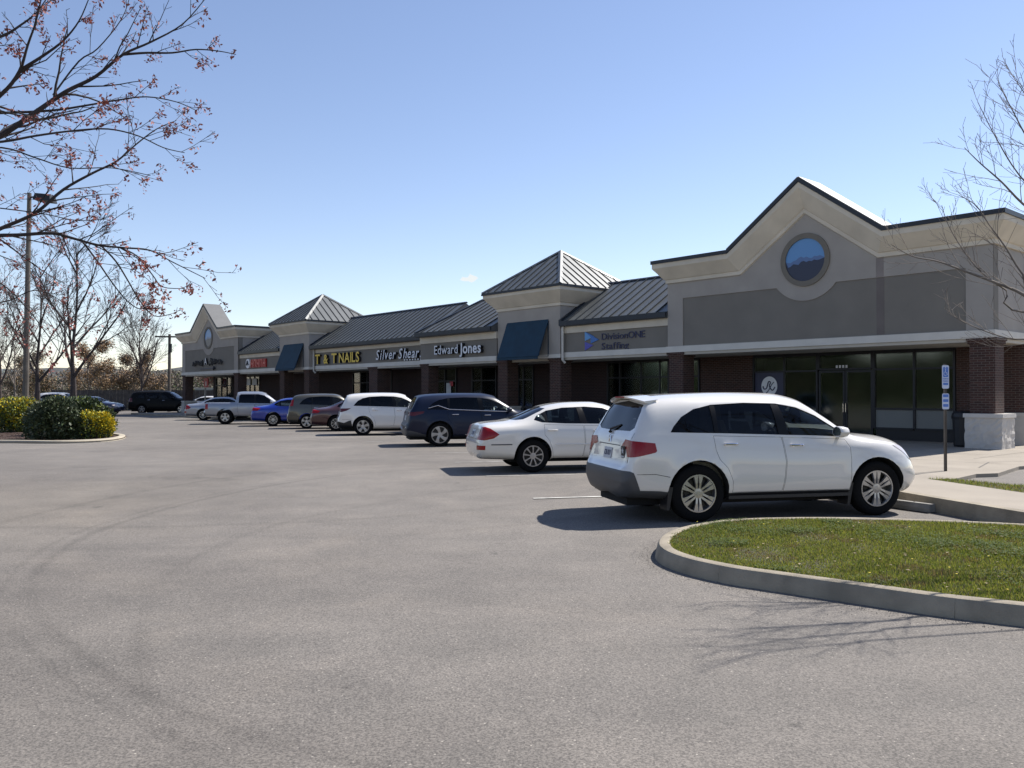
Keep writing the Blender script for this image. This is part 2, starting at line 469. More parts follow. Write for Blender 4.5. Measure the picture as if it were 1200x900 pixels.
# ================================================================= SETTING: ground
U = Vector((-math.sin(R(41.1)), math.cos(R(41.1)), 0))   # along the shop fronts, away from the camera
V = Vector((math.cos(R(41.1)), math.sin(R(41.1)), 0))    # into the building
P0 = Vector((13.31, 23.2, 0))
def W(s, d, z=0): return tuple(P0 + U * s + V * d + Vector((0, 0, z)))

def sheet(name, x0, x1, y0, y1, nx, ny, zf, mt, dz=0):
    xs = np.linspace(x0, x1, nx); ys = np.linspace(y0, y1, ny)
    v = [(x, y, zf(x, y) + dz) for y in ys for x in xs]
    f = [(j * nx + i, j * nx + i + 1, (j + 1) * nx + i + 1, (j + 1) * nx + i) for j in range(ny - 1) for i in range(nx - 1)]
    me = bpy.data.meshes.new(name); me.from_pydata(v, [], f); me.materials.append(M[mt]); me.update()
    return tag(link(name, me), kind='structure')

# outer land: one sheet to the horizon, just below the lot
me = bpy.data.meshes.new('ground'); me.from_pydata([(-1500, -600, -.16), (1500, -600, -.16), (1500, 2500, -.16), (-1500, 2500, -.16)], [], [(0, 1, 2, 3)])
me.materials.append(M['turf_far']); tag(link('ground', me), kind='structure')
sheet('parking_lot', -60, 45, -14, 84, 22, 99, gz, 'asphalt')

# concrete pavement in front of the shops (s, d outline), top at z .12
SWZ = .12
walk_edge = [(-14, -17.6), (-9, -15.1), (-4.85, -13.05), (-2.7, -11.9), (0, -10.2), (4, -7.9), (9, -5.6), (15, -4.4), (24, -3.9), (63, -3.6)]
def flat_poly(name, pts, z, mt, thick=.3, kind='structure', parent=None):
    flat, tri = tess([pts])
    n = len(pts)
    v = [(p[0], p[1], z) for p in pts] + [(p[0], p[1], z - thick) for p in pts]
    f = [t if True else t for t in tri]
    f = [tuple(t) for t in f] + [(i, (i + 1) % n, (i + 1) % n + n, i + n) for i in range(n)]
    mb = MB(); mb.add(v, f)
    o = mb.build(name, mt, parent)
    if kind: tag(o, kind=kind)
    return o
lot2 = [(7.42, 15.04), (8.6, 15.9), (9.35, 16.2), (10.6, 17.4), (14.5, 20.2), (22, 22), (30, 12), (24, 2), (13, 7.4), (9.4, 11.2), (7.85, 12.89)]
front = [Vector(W(s, d)[:2] + (0,)) for s, d in walk_edge]
edge_xy = catmull(front, 6)
# sidewalk main body built as strips between the kerb line and the shop wall, with an opening for the grass and second lot
walk_pts = [(p.x, p.y) for p in edge_xy] + [W(63, 2.4)[:2], W(0, 2.4)[:2], W(0, 6)[:2], (26, 24)] 
hole = [(7.42, 15.04), (7.86, 14.98), (8.8, 15.95), (9.3, 16.1), (10.6, 17.6), (15, 20.2), (21, 17), (21, 9), (14.5, 9), (10.2, 11.0), (7.85, 12.89)]
cover = [(26, 24), (24, 4), (14, 4.6)]
def ring_sheet(name, outer, holes, z, mt):
    flat, tri = tess([outer] + holes)
    mb = MB(); mb.add([(p[0], p[1], z) for p in flat], [tuple(t) for t in tri])
    for poly in [outer] + holes:
        n = len(poly)
        mb.add([(p[0], p[1], z) for p in poly] + [(p[0], p[1], z - .35) for p in poly], [(i, (i + 1) % n, (i + 1) % n + n, i + n) for i in range(n)])
    return tag(mb.build(name, mt), kind='structure')
ring_sheet('sidewalk', walk_pts + [(25, 3), (16.5, 3.2)], [hole], SWZ, 'concrete')
# kerb along the sidewalk, 15 cm wide, slightly proud
mb = MB()
ke = [Vector((p.x, p.y, 0)) for p in edge_xy]
for i in range(len(ke) - 1):
    a, b_ = ke[i], ke[i + 1]
    t = (b_ - a).normalized(); nrm = Vector((t.y, -t.x, 0))
    # keep outward side towards the lot
    if nrm.dot(V) > 0: nrm = -nrm
    o1 = nrm * .15
    zb = -.3
    mb.hexa([(a.x, a.y, zb), (b_.x, b_.y, zb), (b_.x + o1.x, b_.y + o1.y, zb), (a.x + o1.x, a.y + o1.y, zb)],
            [(a.x, a.y, SWZ + .004), (b_.x, b_.y, SWZ + .004), (b_.x + o1.x * .85, b_.y + o1.y * .85, SWZ - .004), (a.x + o1.x * .85, a.y + o1.y * .85, SWZ - .004)])
tag(mb.build('sidewalk_kerb', 'kerb'), kind='structure')
# joints in the concrete: dark thin recess lines laid as narrow sheets
mb = MB()
def strip(mb, a, b_, w, z):
    a = Vector((a[0], a[1], 0)); b_ = Vector((b_[0], b_[1], 0)); t = (b_ - a).normalized(); nr = Vector((-t.y, t.x, 0)) * w / 2
    mb.add([(a.x - nr.x, a.y - nr.y, z), (b_.x - nr.x, b_.y - nr.y, z), (b_.x + nr.x, b_.y + nr.y, z), (a.x + nr.x, a.y + nr.y, z)], [(0, 1, 2, 3)])
M['joint'] = mat('joint', (.12, .11, .10), .95)
for d0 in (-2.6, -5.4): strip(mb, W(-2, d0), W(12, d0), .018, SWZ + .004)
for k in range(12): strip(mb, W(k * 2.2 - 1.0, -4.2), W(k * 2.2 - 1.0, 2.3), .015, SWZ + .004)
strip(mb, (5.9, 14.9), (8.5, 16.6), .02, SWZ + .004); strip(mb, (9.6, 17.3), (10.6, 18.7), .03, SWZ + .004); strip(mb, (10.6, 18.7), (14.5, 19.8), .02, SWZ + .004)
tag(mb.build('sidewalk_joint', 'joint', fix=False), kind='structure')
# side lot beyond the grass strip, a little lower than the pavement
me = bpy.data.meshes.new('side_lot'); n_ = len(hole); flat, tri = tess([hole])
me.from_pydata([(p[0], p[1], SWZ - .07) for p in hole], [], [tuple(t) for t in tri]); me.materials.append(M['asphalt']); me.update()
tag(link('side_lot', me), kind='structure')
gpoly = [(7.42, 15.04), (7.86, 14.98), (8.48, 13.95), (10.9, 12.2), (14.9, 9.9), (14.5, 9), (10.2, 11.0), (7.85, 12.89)]
flat, tri = tess([gpoly])
mb = MB(); mb.add([(p[0], p[1], SWZ - .005) for p in gpoly], [tuple(t) for t in tri]); tag(mb.build('verge_soil', 'soil'), kind='structure')
mb = MB(); strip(mb, (9.6, 15.7), (13.5, 12.8), .1, SWZ - .062); strip(mb, (11.3, 17.1), (15.0, 14.2), .1, SWZ - .062)
tag(mb.build('side_lot_marking', 'paint_line', fix=False), kind='structure')

# stall lines (parallel to the parked cars)
HD = Vector((math.cos(R(13)), math.sin(R(13)), 0))
HN = Vector((-HD.y, HD.x, 0))
mb = MB()
stall0 = Vector((.35, 13.84, 0))
for k in range(1, 16):
    # start points run along the row
    s0, d0 = [(1.47, -15.92), (4.3, -14.6), (7.3, -13.1), (10.2, -11.6), (13.2, -10.7), (16.3, -10.1), (19.4, -9.7), (22.5, -9.4), (25.6, -9.2), (28.7, -9.1), (31.8, -9.1), (35, -9), (38.1, -9), (41.2, -9), (44.3, -9), (47.4, -9)][k]
    a = Vector(W(s0, d0)); dirv = HD if k < 5 else (U * -.47 + V * .88).normalized()
    b_ = a + dirv * 4.9
    z = gz(a.x, a.y) + .006
    strip(mb, a, b_, .10, z)
tag(mb.build('stall_marking', 'paint_worn', fix=False), kind='structure')
mb = MB(); strip(mb, (.35, 13.84), (5.1, 14.9), .10, gz(0, 13.9) + .012); tag(mb.build('stall_marking', 'paint_line', fix=False), kind='structure')

# ---------------------------------------------------------------- grass island with kerb (right foreground)
isl_c = [(16.5, 3.0), (12, 3.6), (8, 4.4), (5.6, 5.25), (3.82, 6.26), (3.33, 6.55), (2.82, 6.96), (2.26, 7.41), (1.95, 7.68), (1.65, 8.11), (1.50, 8.61), (1.55, 9.15), (1.80, 9.80), (2.25, 10.35), (2.9, 10.75), (3.9, 10.88), (4.9, 10.75), (6.3, 10.3), (8.2, 9.3), (11, 7.9), (16.5, 6.6)]
outer = catmull([(p[0], p[1], 0) for p in isl_c], 5)
def offset_poly(pts, d):
    n = len(pts); out = []
    for i in range(n):
        a = pts[max(i - 1, 0)]; c = pts[min(i + 1, n - 1)]
        t = (c - a).normalized(); out.append(pts[i] + Vector((-t.y, t.x, 0)) * d)
    return out
KT = .055
def kerb(name, pts, z0, zt, mt, w=.17, side=-1, parent=None):
    prof = [(0, z0), (.0, z0 + .02), (.035, zt - .035), (.055, zt - .008), (.08, zt), (w - .02, zt), (w, zt - .012), (w, z0)]
    mb = MB(); n = len(pts); rings = []
    for i in range(n):
        a = pts[max(i - 1, 0)]; c = pts[min(i + 1, n - 1)]
        t = (c - a).normalized(); nr = Vector((-t.y, t.x, 0)) * side
        rings.append([(pts[i].x + nr.x * o, pts[i].y + nr.y * o, z) for o, z in prof])
    k = len(prof)
    v = [p for r in rings for p in r]
    f = [(i * k + j, (i + 1) * k + j, (i + 1) * k + j + 1, i * k + j + 1) for i in range(n - 1) for j in range(k - 1)]
    f += [tuple(range(k)), tuple((n - 1) * k + j for j in range(k))]
    mb.add(v, f)
    return tag(mb.build(name, mt, parent, smooth=True, angle=30), kind='structure')
cut = 0
SEG = [0, 12, 24, 41, 58, 75, 90, len(outer) - 1]
for a, b_ in zip(SEG[:-1], SEG[1:]):
    seg = [p.copy() for p in outer[a:b_ + 1]]
    t0_ = (seg[1] - seg[0]).normalized(); t1_ = (seg[-1] - seg[-2]).normalized(); seg[0] += t0_ * .0015; seg[-1] -= t1_ * .0015
    kerb('island_kerb', seg, -.16, KT, 'kerb', side=-1)
inner = offset_poly(outer, -.16)
ip = [(p.x, p.y) for p in inner]
flat, tri = tess([ip])
# domed soil surface under the grass
mb = MB(); mb.add([(p[0], p[1], KT - .02) for p in flat], [tuple(t) for t in tri]); tag(mb.build('island_soil', 'soil'), kind='structure')

def point_in(poly, x, y):
    c = False; n = len(poly); j = n - 1
    for i in range(n):
        xi, yi = poly[i]; xj, yj = poly[j]
        if ((yi > y) != (yj > y)) and (x < (xj - xi) * (y - yi) / (yj - yi) + xi): c = not c
        j = i
    return c
def vnoise(x, y, seed=0):
    return (math.sin(x * 1.7 + seed) * math.sin(y * 1.3 + seed * 2) + math.sin(x * 3.9 + y * 2.1 + seed) * .6 + math.sin(x * 7.3 - y * 6.1) * .35) / 1.95
def grass(name, poly, z, count, xr, yr, seed, hmin=.02, hmax=.055, label=None):
    rng = random.Random(seed)
    v = []; f = []; m = []
    tries = 0
    while len(f) < count and tries < count * 6:
        tries += 1
        x = rng.uniform(*xr); y = rng.uniform(*yr)
        nz = vnoise(x, y, seed)
        if nz < -.45 and rng.random() < .35: continue
        if not point_in(poly, x, y): continue
        a = rng.uniform(0, math.tau); h = rng.uniform(hmin, hmax) * (1 + .5 * nz); w = rng.uniform(.003, .0065)
        lx, ly = math.cos(a + 1.3) * h * rng.uniform(.1, .9), math.sin(a + 1.3) * h * rng.uniform(.1, .9)
        o = len(v)
        v += [(x - math.cos(a) * w, y - math.sin(a) * w, z), (x + math.cos(a) * w, y + math.sin(a) * w, z), (x + lx, y + ly, z + h)]
        f.append((o, o + 1, o + 2))
        r = rng.random() + nz * .22; n2 = vnoise(x * 1.9 + 3, y * 2.3, seed + 4)
        m.append(2 if rng.random() < (.55 if n2 > .42 else .10) else (0 if r > .5 else 1))
    me = bpy.data.meshes.new(name); me.from_pydata(v, [], f)
    for k in ('grass_a', 'grass_b', 'grass_c'): me.materials.append(M[k])
    me.polygons.foreach_set('material_index', m); me.update()
    return tag(link(name, me), kind='stuff', label=label, cat='grass')
grass('island_grass', ip, KT - .022, 190000, (1.6, 8.5), (4.2, 10.9), 3, .014, .040, label='short patchy green grass filling the kerbed island in the foreground')
grass('verge_grass', gpoly, SWZ - .006, 9000, (7.4, 12), (10, 15.1), 5, label='narrow strip of grass between the pavement and the side lot')
rng = random.Random(5)
mb = MB()
for i in range(420):
    x = rng.uniform(1.8, 7.5); y = rng.uniform(4.6, 10.8)
    if not point_in(ip, x, y): continue
    s_ = rng.uniform(.008, .026); a = rng.uniform(0, 6.28); z = KT + rng.uniform(.0, .03)
    mb.add([(x + s_ * math.cos(a), y + s_ * math.sin(a), z), (x - s_ * .6 * math.sin(a), y + s_ * .6 * math.cos(a), z + .006), (x - s_ * math.cos(a), y - s_ * math.sin(a), z + .002), (x + s_ * .6 * math.sin(a), y - s_ * .6 * math.cos(a), z + .004)], [(0, 1, 2, 3)])
M['litter'] = mat('litter', (.24, .19, .11), .9)
tag(mb.build('dry_leaves', 'litter', fix=False), label='scattered dry leaves and debris lying in the island grass', cat='leaves', kind='stuff')

# wheel stop in front of the white SUV
ws = thing('wheel_stop', 'grey concrete wheel stop on the asphalt at the nose of the white SUV', 'wheel stop', (5.70, 13.05, -.09), R(-62))
mb = MB()
mb.prism([(-.075, 0), (.075, 0), (.075, .055), (.045, .12), (-.045, .12), (-.075, .055)], -.9, .9, axis='x')
mb.build('block', 'stop_conc', ws)
for xx in (-.6, .6):
    mb = MB(); mb.lathe([(0, .1215), (.014, .1215), (.014, .124), (0, .124)], 8, 'z', (xx, 0, 0)); mb.build('pin', 'dark_metal', ws)

# ================================================================= SHOPPING PLAZA
root = thing('shopping_plaza', 'long brick and stucco strip mall with metal roofs, two pyramid towers and gabled ends', 'building', tuple(P0), R(-48.9))


class BB(MB):
    """building coordinates: s along the front (away from camera), d into the building"""
    def b(s_, s0, s1, d0, d1, z0, z1, mi=0): s_.box(-s1, -s0, d0, d1, z0, z1, mi)
def bbox(name, s0, s1, d0, d1, z0, z1, mt, parent=root, **k):
    m = BB(); m.b(s0, s1, d0, d1, z0, z1); return m.build(name, mt, parent, **k)

def panelled_roof(name, o, ux, uy, w, top, rib_w=.03, rib_h=.045, pitch=.5, parent=root, start=0.0):
    """o: eave corner, ux along eave, uy up the slope (unit vectors), w eave length, top(a)->slope length, each strip is one roof_panel"""
    o = Vector(o); ux = Vector(ux); uy = Vector(uy); nz_ = ux.cross(uy).normalized()
    if nz_.z < 0: nz_ = -nz_
    n = max(1, round(w / pitch)); st = w / n
    for i in range(n):
        a0, a1 = i * st, (i + 1) * st
        cand = [a0, a1] + [c for c in top.breaks if a0 < c < a1]
        cand.sort()
        poly = [(a0, 0), (a1, 0)] + [(c, max(top(c), 0)) for c in reversed(cand)]
        poly2 = []
        for p in poly:
            if not poly2 or abs(p[0] - poly2[-1][0]) + abs(p[1] - poly2[-1][1]) > 1e-5: poly2.append(p)
        if len(poly2) < 3: continue
        mb = MB()
        lo = [o + ux * p[0] + uy * p[1] for p in poly2]; hi = [p + nz_ * .02 for p in lo]; k = len(lo)
        mb.add([tuple(p) for p in lo + hi], [tuple(range(k))[::-1], tuple(range(k, 2 * k))] + [(j, (j + 1) % k, (j + 1) % k + k, j + k) for j in range(k)], 0)
        L = top(a1 - 1e-4) if i < n - 1 else 0
        if L > .05 and i < n - 1:
            A = o + ux * (a1 - rib_w / 2); B = o + ux * (a1 + rib_w / 2)
            e = uy * L; h0 = nz_ * .019; h1 = nz_ * (.02 + rib_h)
            mb.hexa([tuple(A + h0), tuple(B + h0), tuple(B + h0 + e), tuple(A + h0 + e)], [tuple(A + h1), tuple(B + h1), tuple(B + h1 + e), tuple(A + h1 + e)], 1)
        mb.build('roof_panel', ['roof_metal', 'roof_seam'], parent)
class Top:
    def __init__(s, xs, ys): s.xs = xs; s.ys = ys; s.breaks = xs[1:-1]
    def __call__(s, a): return float(np.interp(a, s.xs, s.ys))

def pillar(s0, s1, d0, z1=3.2, mt='brick', base=None, group=None):
    w = s1 - s0
    m = BB()
    m.b(s0, s1, d0, d0 + w, .1, z1 - .16)
    m.b(s0 - .04, s1 + .04, d0 - .04, d0 + w + .04, z1 - .16, z1 - .08)
    m.b(s0 - .07, s1 + .07, d0 - .07, d0 + w + .07, z1 - .08, z1)
    p = m.build('pillar', mt, root)
    if base:
        a0, a1, e0, e1 = base
        m = BB()
        # rough split-face block: jittered grid courses
        m.b(a0, a1, e0, e1, .06, .98)
        bm = bmesh.new(); me = m.mesh('stone_base', 'block_stone'); bm.from_mesh(me)
        bmesh.ops.subdivide_edges(bm, edges=bm.edges, cuts=9, use_grid_fill=True)
        rg = random.Random(7)
        for v in bm.verts:
            if v.co.z < .95: v.co += Vector((rg.uniform(-.012, .012), rg.uniform(-.012, .012), rg.uniform(-.008, .008)))
        bm.to_mesh(me); bm.free(); me.update()
        link('stone_base', me, p)
        m = BB(); m.b(a0 - .035, a1 + .035, e0 - .035, e1 + .035, .98, 1.09); m.build('stone_cap', 'block_cap', p)
    else:
        m = BB(); m.b(s0 - .08, s1 + .08, d0 - .08, d0 + w + .08, .06, 1.0); m.build('stone_base', 'block_stone', p)
        m = BB(); m.b(s0 - .11, s1 + .11, d0 - .11, d0 + w + .11, 1.0, 1.08); m.build('stone_cap', 'block_cap', p)
    return p

DG = 2.4   # depth of the recessed shop fronts
def shopfront(cols, rows, d=DG, label=None, solid={}):
    """cols: s positions of mullions, rows: z positions; builds window > frame-like mesh with a pane per light"""
    m = BB(); fw = .035
    for s in cols: m.b(s - fw, s + fw, d - .06, d + .07, rows[0], rows[-1])
    cs = sorted(cols)
    for i in range(len(cs) - 1):
        for z in rows: m.b(cs[i] + fw, cs[i + 1] - fw, d - .05, d + .06, z - fw * .9, z + fw * .9)
    w = m.build('window', 'bronze', root)
    for i in range(len(cs) - 1):
        for j in range(len(rows) - 1):
            mt = solid.get((i, j), 'glass_store')
            a0, a1, z0, z1 = cs[i] + fw, cs[i + 1] - fw, rows[j] + fw * .9, rows[j + 1] - fw * .9
            m = BB(); m.b(a0, a1, d, d + .012, z0, z1); m.build('pane', mt, w)
    return w
def door(s0, s1, z0, z1, d=DG):
    m = BB(); w = .07
    m.b(s0, s0 + w, d - .03, d + .03, z0, z1); m.b(s1 - w, s1, d - .03, d + .03, z0, z1)
    m.b(s0 + w, s1 - w, d - .03, d + .03, z1 - w, z1); m.b(s0 + w, s1 - w, d - .03, d + .03, z0, z0 + .22)
    o = m.build('door', 'bronze', root)
    m = BB(); m.b(s0 + w, s1 - w, d - .006, d + .006, z0 + .22, z1 - w); m.build('pane', 'glass_store', o)
    hx = s0 + w * .5 if (s0 + s1) / 2 > 5.5 else s1 - w * .5
    m = MB(); m.tube([(-hx, d - .03, z0 + .85), (-hx, d - .09, z0 + .9), (-hx, d - .09, z0 + 1.2), (-hx, d - .03, z0 + 1.25)], .012, 6); m.build('handle', 'chrome', o)
    return o

# floors, interior, rear mass
bbox('slab', 0, 62, -.1, 7.0, -.2, .105, 'concrete')
bbox('inner_wall', .3, 61.7, 6.6, 6.8, .1, 3.1, 'interior')
bbox('rear_wall', 0, 60.2, 7.0, 22, -.2, 5.3, 'brick_back')
bbox('ceiling', .2, 60, DG + .3, 6.6, 3.1, 3.25, 'soffit')
bbox('side_wall', -.0, .25, DG + .24, 7.0, .1, 3.1, 'brick')
for s in (11.4, 19.2, 27.4, 33.4, 42, 50.7): bbox('party_wall', s - .1, s + .1, DG + .25, 6.6, .1, 3.1, 'interior')

# brick wall pieces between the shop windows
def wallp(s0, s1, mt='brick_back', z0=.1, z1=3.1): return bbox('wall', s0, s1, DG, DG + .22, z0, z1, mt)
wallp(.0, 1.92, 'brick'); wallp(9.16, 11.6, 'brick')
bbox('stone_base', -.03, 1.9, DG - .05, DG - .002, .06, .98, 'block_stone'); bbox('stone_cap', -.06, 1.88, DG - .08, DG - .001, .98, 1.08, 'block_cap')
bbox('stone_base', 9.18, 11.58, DG - .05, DG - .002, .06, .98, 'block_stone')
fills = [(11.6, 11.66), (16.55, 20.4), (20.4, 21.35), (22.55, 24.1), (26.16, 27.55), (29.65, 33.95), (36.7, 36.8), (38.5, 43.9), (43.9, 49.1), (49.1, 52.3), (54.9, 57.3)]
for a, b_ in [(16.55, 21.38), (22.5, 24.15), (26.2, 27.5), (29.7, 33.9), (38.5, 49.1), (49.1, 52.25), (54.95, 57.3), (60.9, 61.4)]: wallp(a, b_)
for a, b_ in [(11.6, 16.55), (21.38, 22.5), (24.15, 26.2), (27.5, 29.7), (33.9, 38.5), (52.25, 54.95), (57.3, 60.9), (1.92, 9.16)]:
    bbox('lintel', a, b_, DG + .002, DG + .2, 3.02, 3.1, 'bronze')
# right anchor glazing
rows = [.5, 1.15, 2.46, 3.02]
bbox('sill_wall', 1.92, 4.47, DG + .01, DG + .2, .1, .47, 'bronze'); bbox('sill_wall', 6.60, 9.16, DG + .01, DG + .2, .1, .47, 'bronze')
wA = shopfront([1.96, 3.19, 4.51], rows, solid={(0, 0): 'blind', (1, 0): 'blind'})
wB = shopfront([6.56, 7.84, 9.12], rows, solid={(0, 0): 'blind', (1, 0): 'blind', (1, 1): 'poster_dark'})
wC = shopfront([4.58, 6.49], [2.50, 3.02])
door(4.56, 5.52, .12, 2.45); door(5.54, 6.50, .12, 2.45)
# round white mark on the dark window panel
m = MB(); m.prism([(-8.48 + .33 * math.cos(t * math.tau / 40), 1.93 + .36 * math.sin(t * math.tau / 40)) for t in range(40)], DG - .008, DG - .001, 'y')
lg = m.build('window_emblem', 'white', root)
m = MB()
sw = catmull([(-8.74, 0, 1.93), (-8.70, 0, 1.83), (-8.60, 0, 1.84), (-8.55, 0, 1.96), (-8.50, 0, 2.10), (-8.42, 0, 2.06), (-8.47, 0, 1.96), (-8.42, 0, 1.84), (-8.33, 0, 1.78), (-8.24, 0, 1.90)], 5)
m.tube([(p.x, DG - .014, p.z) for p in sw], .022, 5)
sw = catmull([(-8.62, 0, 1.66), (-8.50, 0, 1.78), (-8.38, 0, 1.98), (-8.28, 0, 2.08)], 5)
m.tube([(p.x, DG - .014, p.z) for p in sw], .018, 5)
m.build('swirl', 'poster_dark', lg)

# unit storefronts
r2 = [.3, 1.0, 2.35, 3.02]
shopfront([11.62, 13.14, 13.59, 14.60, 15.80, 16.52], r2, solid={(0, 0): 'blind'})
shopfront([21.40, 22.1, 22.48], r2); shopfront([24.2, 25.37, 26.16], r2); shopfront([27.57, 28.58, 29.6], r2)
shopfront([33.95, 34.91, 35.53, 36.68, 37.49, 38.44], r2); shopfront([52.3, 53.2, 54.06, 54.9], r2); shopfront([57.35, 58.5, 59.6, 60.85], r2)
def notice(s, z, w, h, mt='paper', d=DG - .065): return bbox('notice', s - w / 2, s + w / 2, d - .004, d, z - h / 2, z + h / 2, mt)
notice(28.2, 1.95, .42, .6); notice(30.6, 1.95, .45, .62, d=DG - .01); notice(54.3, 2.6, .9, .5); notice(53.1, 2.6, .8, .5)
notice(27.95, 2.2, .0001 + .3, .25, 'red_sign')

# gabled anchor facades
def profile(sc, off):
    """cornice path for the anchor centred on sc, offset outwards by off; returns list of (s, d, zadd)"""
    hw = 5.65
    vs = 2.40 + (.34 * off / .45)
    pk = 1.73 + .27 * off / .45
    return [(sc - hw - off, 9.0, 0), (sc - hw - off, -off, 0), (sc - vs, -off, 0), (sc, -off, pk), (sc + vs, -off, 0), (sc + hw + off, -off, 0), (sc + hw + off, 9.0, 0)]
def anchor(sc, right_open=True):
    hw = 5.65; s0, s1 = sc - hw, sc + hw
    cz = 6.03
    # front leaf with recessed panel: ring sheet 3 cm thick in front of a flat core
    top_z = 6.1
    core = [(s0, 3.2), (s1, 3.2), (s1, 6.3), (sc + 2.5, 6.3), (sc, 8.1), (sc - 2.5, 6.3), (s0, 6.3)]
    m = MB(); m.prism([(-s, z) for s, z in core], .03, .35, 'y'); m.build('wall', 'eifs_panel', root)
    # light leaf with hole
    hole_ = []
    a0 = math.asin((5.20 - cz) / 1.34)
    pL, pR, zb, zt = s0 + .72, s1 - .70, 3.44, 5.20
    hole_ += [(pL, zb), (pR, zb), (pR, zt)]
    for k in range(25):
        t = a0 + (-math.pi - 2 * a0) * k / 24
        hole_.append((sc + 1.34 * math.cos(t), cz + 1.34 * math.sin(t)))
    hole_.append((pL, zt))
    out = [(s0, 3.38), (s1, 3.38), (s1, 6.3), (sc + 2.5, 6.3), (sc, 8.1), (sc - 2.5, 6.3), (s0, 6.3)]
    flat, tri = tess([out, hole_])
    m = MB(); n = len(flat)
    m.add([(-p[0], 0, p[1]) for p in flat], [tuple(t) for t in tri])
    nh = len(hole_); m.add([(-p[0], 0, p[1]) for p in hole_] + [(-p[0], .031, p[1]) for p in hole_], [(i, (i + 1) % nh, (i + 1) % nh + nh, i + nh) for i in range(nh)])
    m.build('stucco_facing', 'eifs_wall', root)
    # side walls above the soffit
    bbox('side_wall', s0, s0 + .3, .352, 9.0, 3.2, 6.3, 'eifs_wall'); bbox('side_wall', s1 - .3, s1, .352, 9.0, 3.2, 6.3, 'eifs_wall')
    # bottom trim
    m = BB(); m.b(s0 - .05, s1 + .05, -.05, -.002, 3.2, 3.42); m.b(s0 - .05, s0 - .002, -.002, 2.6, 3.2, 3.42); m.b(s1 + .002, s1 + .05, -.002, 2.6, 3.2, 3.42)
    m.build('band', 'trim', root)
    bbox('soffit', s0, s1, .0, DG + .3, 3.1, 3.196, 'soffit')
    # round mural
    m = MB(); N = 56
    ri, ro = .70, .87
    ring = [(math.cos(k * math.tau / N), math.sin(k * math.tau / N)) for k in range(N)]
    v = []
    for r_, y in ((ri, .02), (ri, -.05), (ro, -.05), (ro, .0)): v += [(-sc + r_ * c, y, cz + r_ * s_) for c, s_ in ring]
    f = [(a * N + k, a * N + (k + 1) % N, (a + 1) * N + (k + 1) % N, (a + 1) * N + k) for a in range(3) for k in range(N)]
    m.add(v, f); fr = m.build('round_window', 'tan_ring', root, smooth=True)
    m = MB(); m.prism([(-sc + ri * c, cz + ri * s_) for c, s_ in ring], -.008, -.001, 'y'); m.build('sky_panel', 'mural_sky', fr)
    def ridge(hs, y, name, mt):
        pts = []
        for k in range(len(hs)):
            x = -ri + 2 * ri * k / (len(hs) - 1)
            lim = math.sqrt(max(0, ri * ri - x * x)); pts.append((x, max(-lim, min(lim, hs[k]))))
        arc = [(ri * math.cos(t), ri * math.sin(t)) for t in np.linspace(0, -math.pi, 30)]
        # close with the lower arc between end points
        x0, z0 = pts[0]; x1, z1 = pts[-1]
        poly = pts + [(ri * .999 * math.cos(t), ri * .999 * math.sin(t)) for t in np.linspace(math.atan2(z1, x1) if z1 < 0 else -.02, -math.pi + .02, 26)]
        flat, tri = tess([poly]); mm = MB(); mm.add([(-sc + p[0], y, cz + p[1]) for p in flat], [tuple(t) for t in tri]); mm.build(name, mt, fr, fix=False)
    ridge([0, -.04, -.05, .0, .02, .09, .12, .07, .10, .05, .03, .09, .07, .09, .05, 0], -.012, 'far_mountain', 'mural_far')
    ridge([0, -.2, -.17, -.10, -.12, -.14, -.05, -.03, -.08, -.05, -.07, -.03, -.06, -.05, -.02, 0], -.016, 'near_mountain', 'mural_near')
    # cornice
    levels = [(.0, 5.80), (.06, 5.80), (.06, 5.93), (.10, 5.95), (.42, 6.36), (.42, 6.53)]
    m = MB()
    prof = []
    for off, z in levels: prof.append([(-p[0], p[1], z + p[2]) for p in profile(sc, off)])
    n = 7
    v = [p for l_ in prof for p in l_]
    m.add(v, [(a * n + k, a * n + k + 1, (a + 1) * n + k + 1, (a + 1) * n + k) for a in range(len(levels) - 1) for k in range(n - 1)])
    m.build('cornice', 'eifs_cornice', root)
    m = MB(); v = []
    cl = [(.0, 6.53), (.46, 6.53), (.46, 6.66), (.0, 6.70)]
    for off, z in cl: v += [(-p[0], p[1], z + p[2]) for p in profile(sc, off)]
    m.add(v, [(a * n + k, a * n + k + 1, (a + 1) * n + k + 1, (a + 1) * n + k) for a in range(3) for k in range(n - 1)])
    m.build('parapet_cap', 'cap_metal', root)
    # back side of parapet
    pr = profile(sc, 0)
    m = MB(); m.add([(-pr[i][0], .02, 5.8) for i in range(1, 6)] + [(-pr[i][0], .02, 6.69 + pr[i][2]) for i in range(1, 6)], [(i, i + 1, i + 6, i + 5) for i in range(4)])
    m.build('parapet_back', 'eifs_wall', root, fix=False)
    bbox('flat_roof', s0 + .3, s1 - .3, .36, 9.0, 5.9, 6.0, 'underlay')
    # small gable roof behind the peak
    vs = 2.74
    for sg in (-1, 1):
        o = (-(sc + sg * vs), -.44, 6.67); slope = Vector((sg * vs, 0, 2.0)); L = slope.length
        # strips run down the slope: eave direction is d
        m = MB(); uy = slope.normalized(); nrm = Vector((-uy.z * 1, 0, uy.x)); nrm = nrm if nrm.z > 0 else -nrm
        a = Vector(o); b2 = a + slope; dd = Vector((0, 1.35, 0))
        m.hexa([tuple(a), tuple(b2), tuple(b2 + dd), tuple(a + dd)], [tuple(a + nrm * .03), tuple(b2 + nrm * .03), tuple(b2 + dd + nrm * .03), tuple(a + dd + nrm * .03)])
        m.build('gable_roof', 'roof_light', root)
